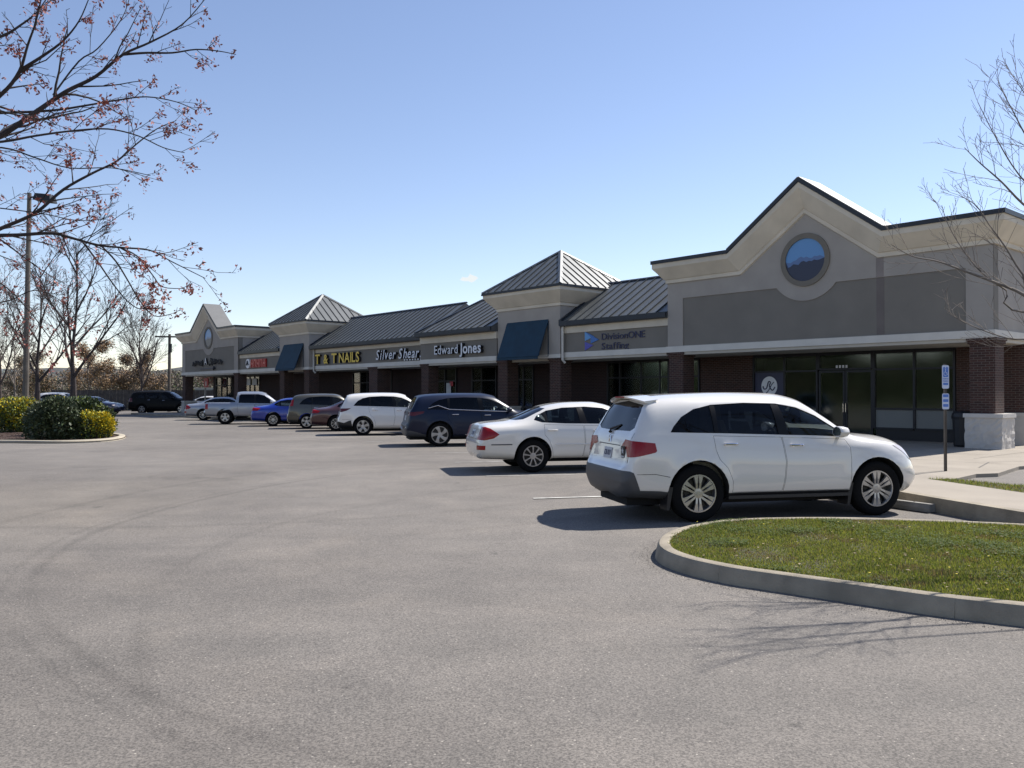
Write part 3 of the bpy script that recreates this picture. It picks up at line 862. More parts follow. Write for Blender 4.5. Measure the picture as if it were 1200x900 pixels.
    m = MB(); m.prism([(-(sc + vs), 6.66), (-(sc - vs), 6.66), (-sc, 8.66)], .80, .86, 'y'); m.build('gable_back', 'eifs_wall', root)
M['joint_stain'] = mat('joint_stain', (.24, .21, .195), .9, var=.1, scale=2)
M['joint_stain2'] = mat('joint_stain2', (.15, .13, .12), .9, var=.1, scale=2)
M['roof_light'] = mat('roof_light', (.155, .155, .15), .45, metal=.2, var=.05, scale=2)
anchor(5.65); anchor(56.35)
# the thin darker vertical strip on the right anchor is laid further down
pillar(-.02, .64, .02, base=(-.24, .72, -.14, .80)); pillar(10.60, 11.26, .02)
pillar(50.74, 51.4, .02); pillar(61.3, 61.96, .02, base=(61.1, 62.1, -.14, .86))
m = MB(); m.tube([(-61.9, 1.9, .1), (-61.9, 1.9, 3.1)], .06, 8); m.build('porch_post', 'trim', root)

# shop units with metal roof
def unit(s0, s1, df, eave_d, left_cut=None, ridge_d=3.0, rz=6.62, ez=4.72, rake=None):
    m = BB(); m.b(s0, s1, df, df + .25, 3.40, 4.24); m.build('sign_band', 'eifs_panel', root)
    m = BB(); m.b(s0, s1, df - .05, df + .2, 3.2, 3.42); m.build('band', 'trim', root)
    m = BB(); m.b(s0, s1, df - .05, df + .2, 4.24, 4.56); m.build('fascia', 'eifs_cornice', root)
    bbox('soffit', s0, s1, df, DG + .3, 3.1, 3.196, 'soffit')
    w = s1 - s0
    run = ridge_d - eave_d; rise = rz - ez
    uy = Vector((0, run, rise)); L = uy.length; uy.normalize()
    base = BB()
    # underlay wedge
    cut = left_cut if left_cut else 0
    base.add([(-s1, eave_d, ez - .02), (-s0, eave_d, ez - .02), (-s0, ridge_d, rz - .02), (-s1 + cut, ridge_d, rz - .02), (-s1 + cut * 1.0, ridge_d + 1.6, 5.6), (-s0, ridge_d + 1.6, 5.6), (-s1, eave_d, ez - .2), (-s0, eave_d, ez - .2), (-s1, ridge_d + 1.6, ez - .2), (-s0, ridge_d + 1.6, ez - .2)],
             [(0, 1, 2, 3), (3, 2, 5, 4), (0, 6, 7, 1), (6, 8, 9, 7), (1, 7, 9, 5, 2), (0, 3, 4, 8, 6)])
    roof = base.build('roof', 'underlay', root, fix=False)
    # panels start at the left (far) end: eave origin at -s1
    if left_cut: top = Top([0, cut, w], [0, L, L])
    else: top = Top([0, w], [L, L])
    panelled_roof('roof_panel', (-s1, eave_d, ez), (1, 0, 0), uy, w, top, parent=roof)
    m = BB(); m.b(s0 + .01, s1 - .01, eave_d - .07, eave_d + .06, ez - .17, ez + .03); m.build('gutter', 'cap_metal', roof)
    a = (-s0, ridge_d, rz + .05); b_ = (-s1 + cut, ridge_d, rz + .05)
    m = MB(); m.hexa([(a[0], ridge_d - .12, rz - .0), (b_[0], ridge_d - .12, rz - .0), (b_[0], ridge_d + .12, rz - .0), (a[0], ridge_d + .12, rz - .0)], [(a[0], ridge_d - .03, rz + .07), (b_[0], ridge_d - .03, rz + .07), (b_[0], ridge_d + .03, rz + .07), (a[0], ridge_d + .03, rz + .07)])
    m.build('ridge_cap', 'cap_metal', roof)
    # rake trim at the far end
    p0 = Vector((-s1, eave_d - .03, ez + .02)); p1 = Vector((-s1 + cut, ridge_d, rz + .02)); sd = Vector((.13, 0, 0)); up = Vector((0, 0, .07))
    m = MB(); m.hexa([tuple(p0 - sd * .3 - up * 2.2), tuple(p0 + sd - up * .3), tuple(p1 + sd - up * .3), tuple(p1 - sd * .3 - up * 2.2)], [tuple(p0 - sd * .3 + up), tuple(p0 + sd + up), tuple(p1 + sd + up), tuple(p1 - sd * .3 + up)])
    m.build('rake_trim', 'cap_metal', roof)
    return roof
unit(11.32, 17.08, .15, -.05)
unit(21.27, 27.45, -.05, -.40, left_cut=1.35, ez=4.76)
unit(27.47, 39.83, .42, .05, ez=4.66)
unit(43.97, 50.68, .15, -.02, ez=4.70)

def tower(s0, s1):
    sc = (s0 + s1) / 2; hw = (s1 - s0) / 2; dc = hw
    bbox('tower_wall', s0, s1, 0, s1 - s0, 3.36, 5.62, 'eifs_wall')
    m = BB(); m.b(s0 - .04, s1 + .04, -.04, .25, 3.2, 3.36); m.build('band', 'trim', root)
    m = BB(); m.b(s0, s1, .25, s1 - s0, 3.1, 3.3); m.build('soffit', 'soffit', root)
    levels = [(0, 5.46), (.05, 5.46), (.05, 5.58), (.09, 5.60), (.5, 6.08), (.5, 6.22)]
    m = MB(); v = []
    for off, z in levels:
        h = hw + off; v += [(-sc + a * h, dc + b_ * h, z) for a, b_ in ((-1, -1), (1, -1), (1, 1), (-1, 1))]
    m.add(v, [(l_ * 4 + k, l_ * 4 + (k + 1) % 4, (l_ + 1) * 4 + (k + 1) % 4, (l_ + 1) * 4 + k) for l_ in range(len(levels) - 1) for k in range(4)])
    m.build('cornice', 'eifs_cornice', root)
    m = MB(); h = hw + .56
    m.box(-sc - h, -sc + h, dc - h, dc + h, 6.22, 6.30)
    rf = m.build('roof', 'cap_metal', root)
    m = MB(); h = hw + .54; rise = 1.93
    m.add([(-sc - h, dc - h, 6.301), (-sc + h, dc - h, 6.301), (-sc + h, dc + h, 6.301), (-sc - h, dc + h, 6.301), (-sc, dc, 6.30 + rise)], [(0, 1, 4), (1, 2, 4), (2, 3, 4), (3, 0, 4)])
    m.build('underlay', 'underlay', rf)
    corners = [(-sc - h, dc - h), (-sc + h, dc - h), (-sc + h, dc + h), (-sc - h, dc + h)]
    L = math.hypot(h, rise)
    for k in range(4):
        a = Vector((*corners[k], 6.305)); b_ = Vector((*corners[(k + 1) % 4], 6.305)); ux = (b_ - a).normalized()
        mid = (a + b_) / 2; uy = (Vector((-sc, dc, 6.305 + rise)) - mid).normalized()
        if k in (0, 1, 3):
            panelled_roof('roof_panel', a, ux, uy, 2 * h, Top([0, h, 2 * h], [0, L, 0]), parent=rf, pitch=.47)
    for cx, cy in corners:
        m = MB(); p0 = Vector((cx, cy, 6.33)); p1 = Vector((-sc, dc, 6.36 + rise)); t = (p1 - p0).normalized(); sd = t.cross(Vector((0, 0, 1))).normalized() * .11; up = sd.cross(t).normalized(); up = up if up.z > 0 else -up
        m.add([tuple(p0 - sd - up * .03), tuple(p0 + up * .05), tuple(p0 + sd - up * .03), tuple(p1 - sd - up * .03), tuple(p1 + up * .05), tuple(p1 + sd - up * .03)], [(0, 1, 4, 3), (1, 2, 5, 4), (0, 2, 1), (3, 4, 5), (0, 3, 5, 2)])
        m.build('hip_cap', 'roof_metal', rf)
    # awning
    a0, a1 = sc - 1.37, sc + 1.37
    m = MB()
    m.hexa([(-a1, -.64, 3.26), (-a0, -.64, 3.26), (-a0, -.03, 4.86), (-a1, -.03, 4.86)], [(-a1, -.665, 3.28), (-a0, -.665, 3.28), (-a0, -.03, 4.90), (-a1, -.03, 4.90)])
    m.box(-a1, -a0, -.662, -.642, 3.16, 3.262)
    aw = m.build('awning', 'awning', root)
    for s_ in (a0, a1):
        m = MB(); m.tube([(-s_, -.04, 4.84), (-s_, -.62, 3.28), (-s_, -.04, 3.28), (-s_, -.04, 4.84)], .022, 4); m.build('frame', 'awning', aw)
    pillar(s0, s0 + .66, .02); pillar(s1 - .66, s1, .02)
tower(17.1, 21.25); tower(39.8, 43.95)
pillar(26.78, 27.42, -.02); pillar(32.45, 33.35, .45)
pillar(43.3 + .02, 43.31 + .6, .02) if False else None

# downspouts
for s_, d_ in ((16.95, .02), (39.72, .30)):
    m = MB(); m.tube([(-s_, d_ + .02, 4.6), (-s_, d_ - .02, 4.45), (-s_, d_ - .02, 3.1), (-s_ + .03, d_ + .1, 2.98)], .055, 8); m.build('downspout', 'trim', root)

# ================================================================= SHOP SIGNS
def letters(sign, text, s_left, z0, height, d, mats, depth=.08, width=None, shear=0.0, bold=0.0, scale_x=1.0, gap=.14):
    """one mesh per letter, laid out left to right from s_left (viewer's left), front face at depth d"""
    glyphs = []; x = 0
    for ch in text:
        if ch == ' ': x += .32; continue
        cu = bpy.data.curves.new('glyph', 'FONT'); cu.body = ch; cu.size = 1.0; cu.extrude = .5; cu.shear = shear; cu.offset = bold; cu.resolution_u = 3
        o = bpy.data.objects.new('g', cu); C.objects.link(o)
        dg = bpy.context.evaluated_depsgraph_get()
        me = bpy.data.meshes.new_from_object(o.evaluated_get(dg)); bpy.data.objects.remove(o)
        xs = [v.co.x for v in me.vertices]; x0, x1 = min(xs), max(xs)
        glyphs.append((me, x - x0)); x += (x1 - x0) + gap * .5
    total = x - gap * .5
    k = height / .72
    kx = (width / total) if width else k * scale_x
    for me, xo in glyphs:
        for v in me.vertices:
            a, b_, c = v.co
            v.co = ((a + xo) * kx - s_left, d - (c) * depth, z0 + b_ * k)
        me.materials.clear()
        for mt in mats: me.materials.append(M[mt])
        me.update()
        if len(mats) > 1:
            for p in me.polygons: p.material_index = 0 if p.normal.y < -.7 else 1
        link('letter', me, sign)
    return total * kx
def sign(name, label): return thing(name, label, 'shop sign', tuple(P0), R(-48.9))

sg = sign('shop_sign', 'yellow T & T NAILS lettering on the grey fascia right of the far tower')
letters(sg, 'T', 39.45, 3.54, .60, .30, ['letter_yellow', 'letter_side'], .14, width=.62, bold=.02)
letters(sg, '&', 38.35, 3.54, .58, .30, ['letter_yellow', 'letter_side'], .14, width=.55, bold=.02)
letters(sg, 'T', 37.35, 3.54, .60, .30, ['letter_yellow', 'letter_side'], .14, width=.62, bold=.02)
letters(sg, 'NAILS', 36.45, 3.54, .60, .30, ['letter_yellow', 'letter_side'], .14, width=2.35, bold=.02)
sg = sign('shop_sign', 'white slanted lettering Silver Shears on the grey fascia, its end hidden')
letters(sg, 'Silver', 32.25, 3.58, .56, .30, ['letter_white', 'letter_side'], .16, width=2.05, shear=.28, bold=.012)
letters(sg, 'Shears', 29.95, 3.58, .56, .30, ['letter_white', 'letter_side'], .16, width=2.35, shear=.28, bold=.012)
letters(sg, '.......', 29.6, 3.46, .5, .36, ['letter_white', 'letter_side'], .05, width=1.7)
sg = sign('shop_sign', 'white lettering Edward Jones with deep dark sides on the projecting grey fascia')
letters(sg, 'Edward', 25.95, 3.64, .46, -.18, ['letter_white', 'letter_side'], .16, width=1.95, bold=.006)
letters(sg, 'Jones', 23.85, 3.62, .52, -.18, ['letter_white', 'letter_side'], .16, width=1.65, bold=.022)
sg = sign('shop_sign', 'dark blue DivisionONE Staffing lettering with a three triangle logo beside the near tower')
letters(sg, 'DivisionONE', 14.80, 3.86, .27, .13, ['letter_navy'], .03, width=2.28, bold=.006)
letters(sg, 'Staffing', 14.80, 3.47, .27, .13, ['letter_navy'], .03, width=1.45, bold=.006)
def tri_(s, z, mt, a, b_, c, d=.12):
    m = MB(); m.prism([(-(s) + p[0], z + p[1]) for p in (a, b_, c)], d, d + .028, 'y'); m.build('logo_triangle', mt, sg)
tri_(15.75, 3.46, 'logo_light', (0, .40), (.52, .56), (0, .78)); tri_(15.75, 3.46, 'logo_blue', (.34, .28), (.34, .62), (.80, .42), .117)
tri_(15.75, 3.46, 'logo_violet', (0, 0), (.48, .20), (0, .36)); 
tri_(15.75, 3.46, 'logo_blue', (.02, .78), (.50, .58), (.40, .50), .114)
# far anchor sign: dark script marks with one pale letter, too far away to be read
sg = sign('shop_sign', 'dark unreadable script sign with a pale A on the far gabled end wall')
rg = random.Random(4)
ss = [59.2, 58.7, 58.1, 57.5, 55.3, 54.8, 54.2, 53.7]
for i, s_ in enumerate(ss):
    p = catmull([(-s_ - .2, 0, 3.95 + rg.uniform(-.08, .1)), (-s_ - .05, 0, 4.30 + rg.uniform(-.1, .1)), (-s_ + .12, 0, 3.92 + rg.uniform(-.1, .1)), (-s_ + .2, 0, 4.22 + rg.uniform(-.1, .15))], 4)
    m = MB(); m.tube([(q.x, -.09, q.z) for q in p], .055, 5); m.build('letter', 'letter_side', sg)
letters(sg, 'A', 56.85, 3.95, .55, -.07, ['letter_white', 'letter_side'], .12, width=.5)
letters(sg, 'A', 56.1, 3.85, .62, -.02, ['letter_side', 'letter_side'], .12, width=.6)
m = BB(); m.b(55.2, 57.9, -.06, .02, 3.60, 3.66); m.build('underline', 'letter_navy', sg)
m = MB(); m.tube([(-55.1, -.09, 3.5), (-55.0, -.09, 3.75), (-54.85, -.09, 3.6)], .07, 5); m.build('letter', 'letter_side', sg)
# red sign left of the far tower
sg = sign('shop_sign', 'small red lettered sign with a round white emblem left of the far tower')
m = MB(); m.prism([(-49.1 + .33 * math.cos(t * math.tau / 24), 3.82 + .34 * math.sin(t * math.tau / 24)) for t in range(24)], .02, .14, 'y'); e = m.build('emblem', 'white', sg)
m = MB(); m.tube([(-49.25, .0, 3.7), (-49.1, .0, 4.0), (-48.95, .0, 3.72)], .05, 5); m.build('mark', 'letter_side', e)
for i in range(5):
    s_ = 48.55 - i * .50
    m = BB(); m.b(s_ - .40, s_ - .28, .0, .12, 3.52, 4.1); m.b(s_ - .12, s_, .0, .12, 3.52, 4.1); m.b(s_ - .28, s_ - .12, .0, .12, 3.52 + (.46 if i % 2 else .22), 3.64 + (.46 if i % 2 else .22))
    m.build('letter', ['letter_red'], sg)
# red hanging sign in the far porch
hs = thing('hanging_sign', 'red sign hanging from the porch ceiling at the far gabled end', 'hanging sign', W(60.9, 1.6, 0), R(-48.9))
m = MB(); m.box(-.42, .42, -.03, .03, 2.2, 2.98); m.build('board', 'red_sign', hs)
m = MB(); m.box(-.06, .10, -.036, .036, 2.35, 2.7); m.build('mark', 'white', hs)
for xx in (-.3, .3):
    m = MB(); m.tube([(xx, 0, 2.98), (xx, 0, 3.1)], .012, 5); m.build('hanger', 'dark_metal', hs)
# house number over the door
sg = sign('house_number', 'small white number 1111 above the double glass door')
letters(sg, '1111', 5.85, 2.54, .10, DG - .05, ['white'], .008, width=.42)

# ================================================================= STREET FURNITURE
tc_ = thing('trash_can', 'black litter bin standing beside the stone pillar base at the right corner', 'trash can', W(.98, .45, SWZ), R(-48.9))
m = MB()
m.lathe([(0, 0), (.235, 0), (.26, .05), (.285, .80), (.27, .82)], 12, 'z'); m.build('body', 'black_plastic', tc_)
m = MB(); m.lathe([(.30, .80), (.31, .86), (.29, .96), (.22, 1.02), (0, 1.04)], 12, 'z'); m.build('lid', 'black_plastic', tc_)

ps = thing('parking_sign', 'pair of blue and white disabled parking signs on a brown post at the pavement edge', 'parking sign', (8.51, 16.53, SWZ - .01), R(12))
m = MB()
m.box(-.028, .028, -.006, .006, 0, 2.12); m.box(-.028, -.02, -.02, -.006, 0, 2.12); m.box(.02, .028, -.02, -.006, 0, 2.12)
m.build('post', 'pole_metal', ps)
def rrect(w, h, r, n=5):
    out = []
    for cx, cz, a0 in ((w / 2 - r, h / 2 - r, 0), (-w / 2 + r, h / 2 - r, 90), (-w / 2 + r, -h / 2 + r, 180), (w / 2 - r, -h / 2 + r, 270)):
        out += [(cx + r * math.cos(R(a0 + 90 * k / n)), cz + r * math.sin(R(a0 + 90 * k / n))) for k in range(n + 1)]
    return out
def plate(zc, w, h):
    m = MB(); m.prism([(p[0], zc + p[1]) for p in rrect(w, h, .03)], -.026, -.022, 'y'); return m.build('sign_plate', 'sign_white', ps)
M['sign_white'] = mat('sign_white', (.50, .56, .70), .4)
pl = plate(1.80 + .06, .155, .46)
m = MB(); m.prism([(p[0], 1.955 + p[1]) for p in rrect(.115, .20, .02)], -.028, -.0262, 'y'); m.build('blue_panel', 'sign_blue', pl)
m = MB()
m.tube([(-.005, -.031, 2.025), (-.008, -.031, 1.95), (.022, -.031, 1.95), (.034, -.031, 1.90)], .007, 5)
m.tube([(-.01 + .034 * math.cos(t) , -.031, 1.925 + .04 * math.sin(t)) for t in np.linspace(2.2, 5.6, 9)], .005, 4)
m.lathe([(0, -.001), (.012, -.001), (.012, .001)], 8, 'y', (-.004, -.031, 2.045)); m.build('wheelchair_symbol', 'sign_white', pl)
def ptext(txt, zc, w, h, mt, parent):
    cu = bpy.data.curves.new('t', 'FONT'); cu.body = txt; cu.size = 1; cu.extrude = .001; cu.align_x = 'CENTER'; cu.resolution_u = 2; cu.offset = .012
    o = bpy.data.objects.new('t', cu); C.objects.link(o); dg = bpy.context.evaluated_depsgraph_get()
    me = bpy.data.meshes.new_from_object(o.evaluated_get(dg)); bpy.data.objects.remove(o)
    xs = [v.co.x for v in me.vertices]; k = w / (max(xs) - min(xs))
    for v in me.vertices: v.co = (v.co.x * k, -.0275 - v.co.z, zc + v.co.y * h / .7)
    me.materials.clear(); me.materials.append(M[mt]); me.update(); return link('lettering', me, parent)
ptext('RESERVED', 1.81, .13, .028, 'sign_blue', pl); ptext('PARKING', 1.765, .12, .028, 'sign_blue', pl)
m = MB(); m.prism([(-.055, 1.70), (.055, 1.70), (.055, 1.745), (-.055, 1.745)], -.028, -.0262, 'y'); m.build('blue_panel', 'sign_blue', pl)
pl = plate(1.32 + .06, .155, .31)
for i, t in enumerate(('VAN', 'FINE', 'TOW')):
    m = MB(); zc = 1.49 - i * .095; m.prism([(p[0], zc + p[1]) for p in rrect(.12, .055, .01)], -.028, -.0262, 'y'); m.build('blue_panel', 'sign_blue', pl)
m = MB()

# tall parking lot light
lp = thing('lot_light', 'tall brown parking lot light pole with a boxy head rising behind the dark bushes', 'lamp post', (-22.0, 38, .0), 0)
m = MB(); m.tube([(0, 0, 0), (0, 0, .9)], .30, 16); m.build('pole_base', 'kerb', lp, smooth=True)
m = MB(); m.tube([(0, 0, .5), (.05, 0, 5), (.12, 0, 10.75)], [.135, .12, .09], 10); m.build('pole', 'pole_metal', lp, smooth=True)
m = MB(); m.tube([(.12, 0, 10.55), (.5, -.05, 10.58)], .04, 8); m.build('arm', 'dark_metal', lp)
m = MB(); m.hexa([(.50, -.42, 10.38), (1.28, -.42, 10.30), (1.28, .22, 10.30), (.50, .22, 10.38)], [(.55, -.34, 10.68), (1.22, -.34, 10.62), (1.22, .14, 10.62), (.55, .14, 10.68)]); m.build('lamp_head', 'dark_metal', lp)
# utility pole
up_ = thing('utility_pole', 'wooden utility pole with a cross arm just left of the far gabled end', 'utility pole', (-31.8, 78, -.1), R(10))
m = MB(); m.tube([(0, 0, 0), (0, 0, 7.3)], [.16, .12], 8); m.build('pole', 'wood_pole', up_, smooth=True)
m = MB(); m.box(-1.3, .9, -.06, .06, 7.0, 7.14); m.build('cross_arm', 'wood_pole', up_)
m = MB(); m.tube([(.1, -.2, 5.6), (.1, -.2, 6.4)], .16, 8); m.build('transformer', 'dark_metal', up_)
# roof mounted flood light on the far gable
fl = thing('flood_light', 'small dark flood light on the roof edge of the far gabled end', 'flood light', W(59.0, .3, 7.3), R(-48.9))
m = MB(); m.tube([(0, 0, -.7), (0, 0, .1)], .03, 6); m.build('bracket', 'dark_metal', fl)
m = MB(); m.box(-.5, .1, -.15, .15, .1, .32); m.build('head', 'dark_metal', fl)

# ================================================================= VEHICLES
def pchip(x, y, xq):
    x = np.asarray(x, float); y = np.asarray(y, float); h = np.diff(x); dl = np.diff(y) / h
    d = np.zeros_like(y)
    for i in range(1, len(x) - 1):
        if dl[i - 1] * dl[i] > 0:
            w1 = 2 * h[i] + h[i - 1]; w2 = h[i] + 2 * h[i - 1]; d[i] = (w1 + w2) / (w1 / dl[i - 1] + w2 / dl[i])
    d[0] = dl[0]; d[-1] = dl[-1]
    k = np.clip(np.searchsorted(x, xq) - 1, 0, len(x) - 2); t = (xq - x[k]) / h[k]
    return ((2 * t**3 - 3 * t**2 + 1) * y[k] + (t**3 - 2 * t**2 + t) * h[k] * d[k] + (-2 * t**3 + 3 * t**2) * y[k + 1] + (t**3 - t**2) * h[k] * d[k + 1])

def body_grid(st, xs, inset=0.0, floor=None, flare=None, kk=4):
    st = np.array(st, float); X = st[:, 0]
    col = [pchip(X, st[:, i], xs) for i in range(1, 10)]
    rings = []
    for i, x in enumerate(xs):
        zb, wb, zm, wm, zsh, wsh, zr, wr, zt = [c[i] for c in col]
        zr = max(zr, zsh + .01); zt = max(zt, zr + .005)
        if inset:
            P = [(0, floor), (wsh - inset * 1.6, floor), (wsh - inset * 1.5, (floor + zsh) / 2), (wsh - inset * 1.3, zsh - .02), (wr - inset * .8, zr - inset), (wr * .72, zr + (zt - zr) * .75 - inset), (0, zt - inset)]
        else:
            P = [(0, zb), (wb * .86, zb), (wb, zb + .06), (wm, zm), (wsh, zsh), (wr, zr), (wr * .72, zr + (zt - zr) * .75), (0, zt)]
        # catmull-rom across the section
        n = len(P); sec = []
        for a in range(n - 1):
            p1, p2 = P[a], P[a + 1]
            p0 = P[a - 1] if a else (-P[1][0], P[1][1]); p3 = P[a + 2] if a + 2 < n else (-P[-2][0], P[-2][1])
            kk_ = kk if a > 1 else 2
            tn = .5 if not inset else .3
            for j in range(kk_):
                t = j / kk_
                q = []
                for c in (0, 1):
                    m1 = (p2[c] - p0[c]) * tn * .8; m2 = (p3[c] - p1[c]) * tn * .8
                    # limit tangents for uneven spacing
                    L = math.hypot(p2[0] - p1[0], p2[1] - p1[1])
                    l0 = math.hypot(p1[0] - p0[0], p1[1] - p0[1]); l3 = math.hypot(p3[0] - p2[0], p3[1] - p2[1])
                    m1 = L * ((p1[c] - p0[c]) / (l0 + 1e-6) * L + (p2[c] - p1[c]) / (L + 1e-6) * l0) / (L + l0 + 1e-6)
                    m2 = L * ((p2[c] - p1[c]) / (L + 1e-6) * l3 + (p3[c] - p2[c]) / (l3 + 1e-6) * L) / (L + l3 + 1e-6)
                    q.append((2 * t**3 - 3 * t**2 + 1) * p1[c] + (t**3 - 2 * t**2 + t) * m1 + (-2 * t**3 + 3 * t**2) * p2[c] + (t**3 - t**2) * m2)
                sec.append((x, max(q[0], 0) if j or a else 0, q[1]))
        sec.append((x, 0, P[-1][1]))
        if flare:
            out_ = []
            for (xx, yy, zz) in sec:
                if yy > .6 and zz < zsh + .02:
                    rr = min(math.hypot(xx - flare[0], zz - flare[1]), math.hypot(xx + flare[0], zz - flare[1]))
                    yy += .020 * math.exp(-((rr - flare[1] - .07) / .065) ** 2)
                    yy += .008 * math.exp(-((zz - (zsh - .10)) / .035) ** 2)
                out_.append((xx, yy, zz))
            sec = out_
        rings.append(sec)
    return rings
def rings_mesh(rings, mats, name='body'):
    K = len(rings[0]); full = []
    for r_ in rings:
        full.append([(x, -y, z) for x, y, z in r_] + [(x, y, z) for x, y, z in r_[-2:0:-1]])
    n = len(full[0]); v = [p for f_ in full for p in f_]
    f = [(i * n + k, i * n + (k + 1) % n, (i + 1) * n + (k + 1) % n, (i + 1) * n + k) for i in range(len(full) - 1) for k in range(n)]
    f += [tuple(range(n))[::-1], tuple((len(full) - 1) * n + k for k in range(n))]
    mb = MB(); mb.add(v, f); me = mb.mesh(name, mats)
    bm = bmesh.new(); bm.from_mesh(me); bmesh.ops.recalc_face_normals(bm, faces=bm.faces); bm.to_mesh(me); bm.free()
    return me
def prism_mesh(poly, a, b_, axis, mt, extra=None):
    mb = MB(); mb.prism(poly, a, b_, axis)
    if extra:
        for e in extra: mb.prism(*e)
    me = mb.mesh('cut', mt); bm = bmesh.new(); bm.from_mesh(me); bmesh.ops.recalc_face_normals(bm, faces=bm.faces); bm.to_mesh(me); bm.free(); return me
def side_cut(poly, mt, y0=.42, y1=1.25, sides=(-1, 1)):
    mb = MB()
    for s_ in sides: mb.prism(poly, s_ * y0, s_ * y1, 'y')
    me = mb.mesh('cut', mt); bm = bmesh.new(); bm.from_mesh(me); bmesh.ops.recalc_face_normals(bm, faces=bm.faces); bm.to_mesh(me); bm.free(); return me
def densify(poly, h):
    out = []
    for i in range(len(poly)):
        a = Vector(poly[i]); b_ = Vector(poly[(i + 1) % len(poly)]); n = max(1, int((b_ - a).length / h))
        out += [tuple(a.lerp(b_, k / n)) for k in range(n)]
    return out
def patch(bvh, poly, axis, sg_, inset, h=.07):
    """conform a flat outline to the body: axis 'y' (side, outline in x,z) or 'x' (front/rear, outline in y,z)"""
    pts = densify(poly, h); nb = len(pts)
    xs = [p[0] for p in pts]; zs = [p[1] for p in pts]
    x = min(xs) + h * .6
    while x < max(xs) - h * .3:
        z = min(zs) + h * .6
        while z < max(zs) - h * .3:
            if point_in(poly, x, z) and min(math.hypot(x - p[0], z - p[1]) for p in pts) > h * .45: pts.append((x, z))
            z += h
        x += h
    r_ = delaunay_2d_cdt([Vector(p) for p in pts], [], [list(range(nb))], 1, 1e-5)
    v = []
    for p in r_[0]:
        if axis == 'y': o = Vector((p.x, sg_ * 3, p.y)); d = Vector((0, -sg_, 0))
        else: o = Vector((sg_ * 5, p.x, p.y)); d = Vector((-sg_, 0, 0))
        hit = bvh.ray_cast(o, d)
        q = hit[0] if hit[0] is not None else o + d * 2.2
        v.append(tuple(q + d * inset))
    F = [tuple(f) for f in r_[2]]
    nsum = Vector((0, 0, 0))
    for f in F:
        a, b_, c = Vector(v[f[0]]), Vector(v[f[1]]), Vector(v[f[2]]); nsum += (b_ - a).cross(c - a)
    if (nsum.y if axis == 'y' else nsum.x) * sg_ < 0: F = [f[::-1] for f in F]
    return v, F
def shrink(poly, d):
    n = len(poly); out = []
    area = sum(poly[i][0] * poly[(i + 1) % n][1] - poly[(i + 1) % n][0] * poly[i][1] for i in range(n)); sg_ = 1 if area > 0 else -1
    for i in range(n):
        a = Vector(poly[i - 1]); b_ = Vector(poly[i]); c = Vector(poly[(i + 1) % n])
        t1 = (b_ - a).normalized(); t2 = (c - b_).normalized()
        n1 = Vector((-t1.y, t1.x)) * sg_; n2 = Vector((-t2.y, t2.x)) * sg_
        m = (n1 + n2); m = m / max(m.length_squared, .3) * 2 * .5 * 2 if m.length > 0 else n1
        nn = (n1 + n2); L2 = nn.length_squared
        off = nn * (2 * d / max(L2, .6)); out.append(tuple(b_ + off))
    return out

def make_wheel(parent, x, y, r, rim_r, width, style, sgn, rim_mat='rim_silver'):
    mb = MB(); w2 = width / 2
    prof = [(rim_r + .005, -w2 * .86), (rim_r + .03, -w2 * .98), (r - .045, -w2), (r - .012, -w2 * .86), (r, -w2 * .6), (r, w2 * .6), (r - .012, w2 * .86), (r - .045, w2), (rim_r + .03, w2 * .98), (rim_r + .005, w2 * .86)]
    mb.lathe(prof, 40, 'y', (0, 0, 0), closed=True)
    wh = mb.build('wheel', 'tyre', parent, smooth=True, angle=50); wh.location = (x, y, r)
    # rim: barrel + spokes, built on the outer side
    o = sgn * w2
    mb = MB()
    f = lambda q: o * q
    mb.lathe([(rim_r + .006, f(.86)), (rim_r + .004, f(.97)), (rim_r - .012, f(.97)), (rim_r - .022, f(.80)), (rim_r - .03, f(-.6))], 40, 'y')
    n, wdt, twin, taper, slant = style
    zo, zi = f(.90), f(.66)
    for k in range(n):
        a = 2 * math.pi * k / n + .5 * math.pi
        for tw in ((-1, 1) if twin else (0,)):
            def P(rr, off, yy, extra=0):
                aa = a + slant * (rr / rim_r)
                c, s_ = math.cos(aa), math.sin(aa)
                return (c * rr - s_ * off, yy, s_ * rr + c * off)
            off0 = tw * twin * .55; off1 = tw * twin
            hw0, hw1 = wdt * .5 * taper, wdt * .5
            segs = [(.045, off0, hw0, zo * .92), (rim_r * .55, (off0 + off1) / 2, (hw0 + hw1) / 2 * .92, zo), (rim_r - .014, off1, hw1 * 1.75, zo)]
            for q in range(2):
                r0, o0, h0, y0 = segs[q]; r1, o1, h1, y1 = segs[q + 1]
                mb.hexa([P(r0, o0 - h0, zi), P(r1, o1 - h1, zi), P(r1, o1 + h1, zi), P(r0, o0 + h0, zi)], [P(r0, o0 - h0 * .7, y0), P(r1, o1 - h1 * .7, y1), P(r1, o1 + h1 * .7, y1), P(r0, o0 + h0 * .7, y0)])
    mb.lathe([(.068, zi), (.066, zo * .95), (.03, zo * .97), (.028, zo * 1.0), (0, zo * 1.0)], 20, 'y')
    rm = mb.build('rim', rim_mat, wh, smooth=True, angle=30)
    mb = MB(); mb.lathe([(rim_r - .02, f(.30)), (0, f(.30))], 28, 'y'); mb.lathe([(rim_r * .72, f(.34)), (rim_r * .72, f(.4)), (rim_r * .3, f(.4))], 24, 'y')
    mb.build('brake_disc', 'rim_dark', wh)
    return wh

def cut_sheet(poly): return poly

